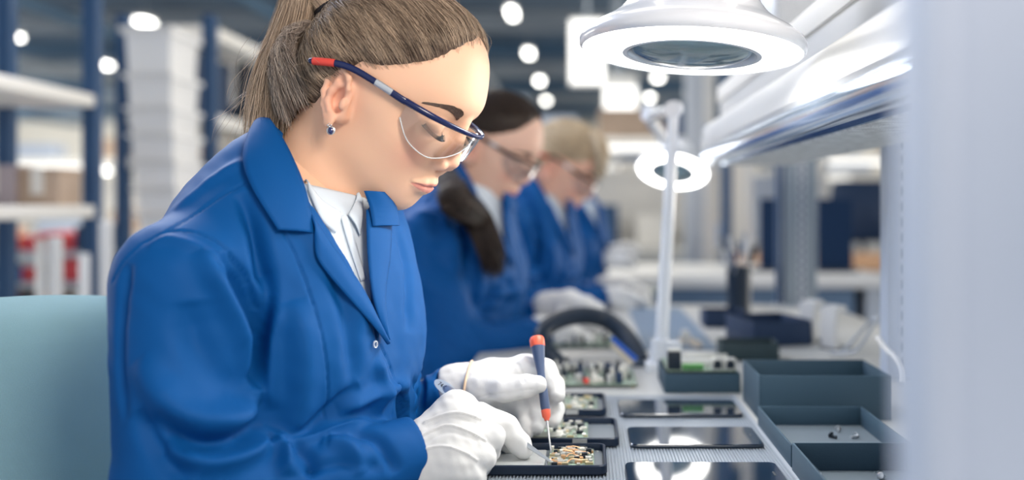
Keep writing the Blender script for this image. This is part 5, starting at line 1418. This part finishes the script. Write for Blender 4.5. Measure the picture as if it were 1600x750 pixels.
def work_gloves(W, wn, wf, tgt, cuff):
    """two gloves reaching from the cuffs to the work"""
    for i, (w, t) in enumerate(((wn, tgt[0]), (wf, tgt[1]))):
        w = np.array(w); t = np.array(t); d = (t - w); L = np.linalg.norm(d); d = d / L; sd = np.cross(d, [0, 0, 1]); sd /= np.linalg.norm(sd); up = np.cross(sd, d)
        q = lambda a, b, c: w + (d * a + sd * b + up * c) * np.array([.84, .84, .9])
        pal = [([q(-.02, 0, 0), q(.04, .012, .008), q(.085, .024, .006)], (.026, .022, .015)), ([q(-.02, 0, 0), q(.04, 0, .012), q(.09, .006, .012)], (.026, .023, .015)), ([q(-.02, 0, 0), q(.04, -.012, .008), q(.085, -.014, .008)], (.026, .022, .015)), ([q(-.02, 0, 0), q(.04, -.022, 0), q(.075, -.030, 0)], (.024, .02, .013))]
        fin = [([q(.085, .024, .006), q(.118, .026, -.002), q(.134, .020, -.022), q(.138, .014, -.036)], (.0145, .0125, .011, .009)), ([q(.09, .006, .012), q(.122, .006, .000), q(.132, .004, -.022), q(.128, .004, -.038)], (.0145, .0125, .011, .009)),
               ([q(.085, -.014, .008), q(.112, -.014, -.006), q(.115, -.012, -.028), q(.104, -.010, -.038)], (.014, .012, .0105, .009)), ([q(.075, -.030, 0), q(.098, -.032, -.012), q(.098, -.028, -.030), q(.088, -.024, -.038)], (.013, .011, .0098, .0085)),
               ([q(.03, .030, -.008), q(.070, .040, -.018), q(.100, .034, -.030), q(.118, .024, -.038)], (.017, .0135, .0115, .009))]
        glove_mesh('glove', pal, fin, W, .0034)
def hair2(hd, W):
    pal = ((.014, .009, .008), (.085, .055, .04)); tie = pdir(-112, 0, 40)
    hc = hair_cap('hair', hd, W, tie, .010, (.05, .03, .02)); S = scalp_strands(hd, tie, 5200, rh, .010)
    strands('scalp_strands', S, .0006, hair_colors(len(S), pal, rh), M_hair, hc)
    # tail falling forward over the near shoulder
    S = bundle([hd.w(-92, 0, 36), hd.w(-110, -30, 0), hd.w(-85, -62, -50), P(712, 300, 1.83), P(748, 345, 1.80), P(765, 390, 1.80), P(775, 425, 1.82)], 900, rh, [.010, .016, .018, .020, .019, .017, .010], k=26, wob=.012, t1=(.75, 1))
    strands('ponytail', S, .0007, hair_colors(len(S), pal, rh), M_hair, hc)
def hair3(hd, W):
    pal = ((.50, .37, .22), (.92, .80, .60)); tie = pdir(-100, 0, 10)
    hl = HL_Z.copy(); hl[:4] = np.array([80, 82, 84, 76]) / 1000; hl[4:6] = np.array([60, 44]) / 1000
    hc = hair_cap('hair', hd, W, tie, .014, (.62, .48, .32), hl); S = scalp_strands(hd, tie, 4800, rh, .014, hl)
    strands('scalp_strands', S, .0007, hair_colors(len(S), pal, rh), M_hair, hc)
    S = bundle([hd.w(20, -20, 132), hd.w(64, -40, 110), hd.w(88, -44, 78), hd.w(92, -50, 56)], 500, rh, [.02, .03, .026, .02], wob=.004, flat=(.5, 1.6, 1)); strands('fringe', S, .0007, hair_colors(len(S), pal, rh), M_hair, hc)
    S = bundle([hd.w(-92, 0, 10), hd.w(-112, 0, -5), hd.w(-118, 0, -30), hd.w(-108, 0, -55)], 600, rh, [.02, .03, .028, .01], wob=.006); strands('bun', S, .0007, hair_colors(len(S), pal, rh), M_hair, hc)
# second woman
h2 = dict(T=tuple(P(771, 239, 1.98) + np.array([-.010, 0, -.004])), yaw=-14, pitch=31, sc=.975)
A2 = dict(wn=P(856, 522, 1.86), en=P(700, 560, 1.78), wf=P(866, 480, 2.06), ef=P(770, 520, 2.14))
W2, J2, H2 = worker(.050, .98, .010, h2, 'second woman with dark hair over her shoulder and dark-armed glasses, in blue coat', 0, A2, hair2, (.80, .52, .40), (.65, .25, .23))
work_gloves(W2, A2['wn'], A2['wf'], (P(922, 542, 1.88), P(925, 482, 2.03)), None)
M_lens2 = glass_mat('clear_lens_far', (.93, .95, .97), 2.0, .02)
glasses('safety_glasses', H2, 'clear safety glasses with dark arms on the second woman', tint=M_lens2, frame=M_dark)
# third woman
h3 = dict(T=tuple(P(884, 270, 2.58) + np.array([-.02, 0, .0])), yaw=-10, pitch=35, sc=1.03)
A3 = dict(wn=P(944, 468, 2.50), en=P(805, 492, 2.40), wf=P(955, 450, 2.70), ef=P(880, 470, 2.76))
W3, J3, H3 = worker(.165, 1.58, .000, h3, 'third woman with short blonde hair and fringe, in blue coat, farther down the row', 0, A3, hair3, (.86, .52, .38), (.68, .28, .25))
work_gloves(W3, A3['wn'], A3['wf'], (P(992, 470, 2.52), P(997, 455, 2.68)), None)
glasses('safety_glasses', H3, 'safety glasses with dark arms on the blonde woman', tint=M_lens2, frame=M_dark)

# fourth worker at the cross bench, mostly hidden by the third
h4 = dict(T=tuple(P(868, 285, 3.55)), yaw=-8, pitch=28, sc=.975)
A4 = dict(wn=P(940, 410, 3.45), en=P(860, 425, 3.35), wf=P(950, 402, 3.62), ef=P(870, 420, 3.70))
W4, J4, H4 = worker(.26, 2.50, -.01, h4, 'fourth worker, mostly hidden behind the blonde woman, one blue sleeve and white gloves showing', 0, A4, hair2, (.80, .52, .40), (.65, .25, .23))
work_gloves(W4, A4['wn'], A4['wf'], (P(992, 400, 3.45), P(990, 385, 3.60)), None)
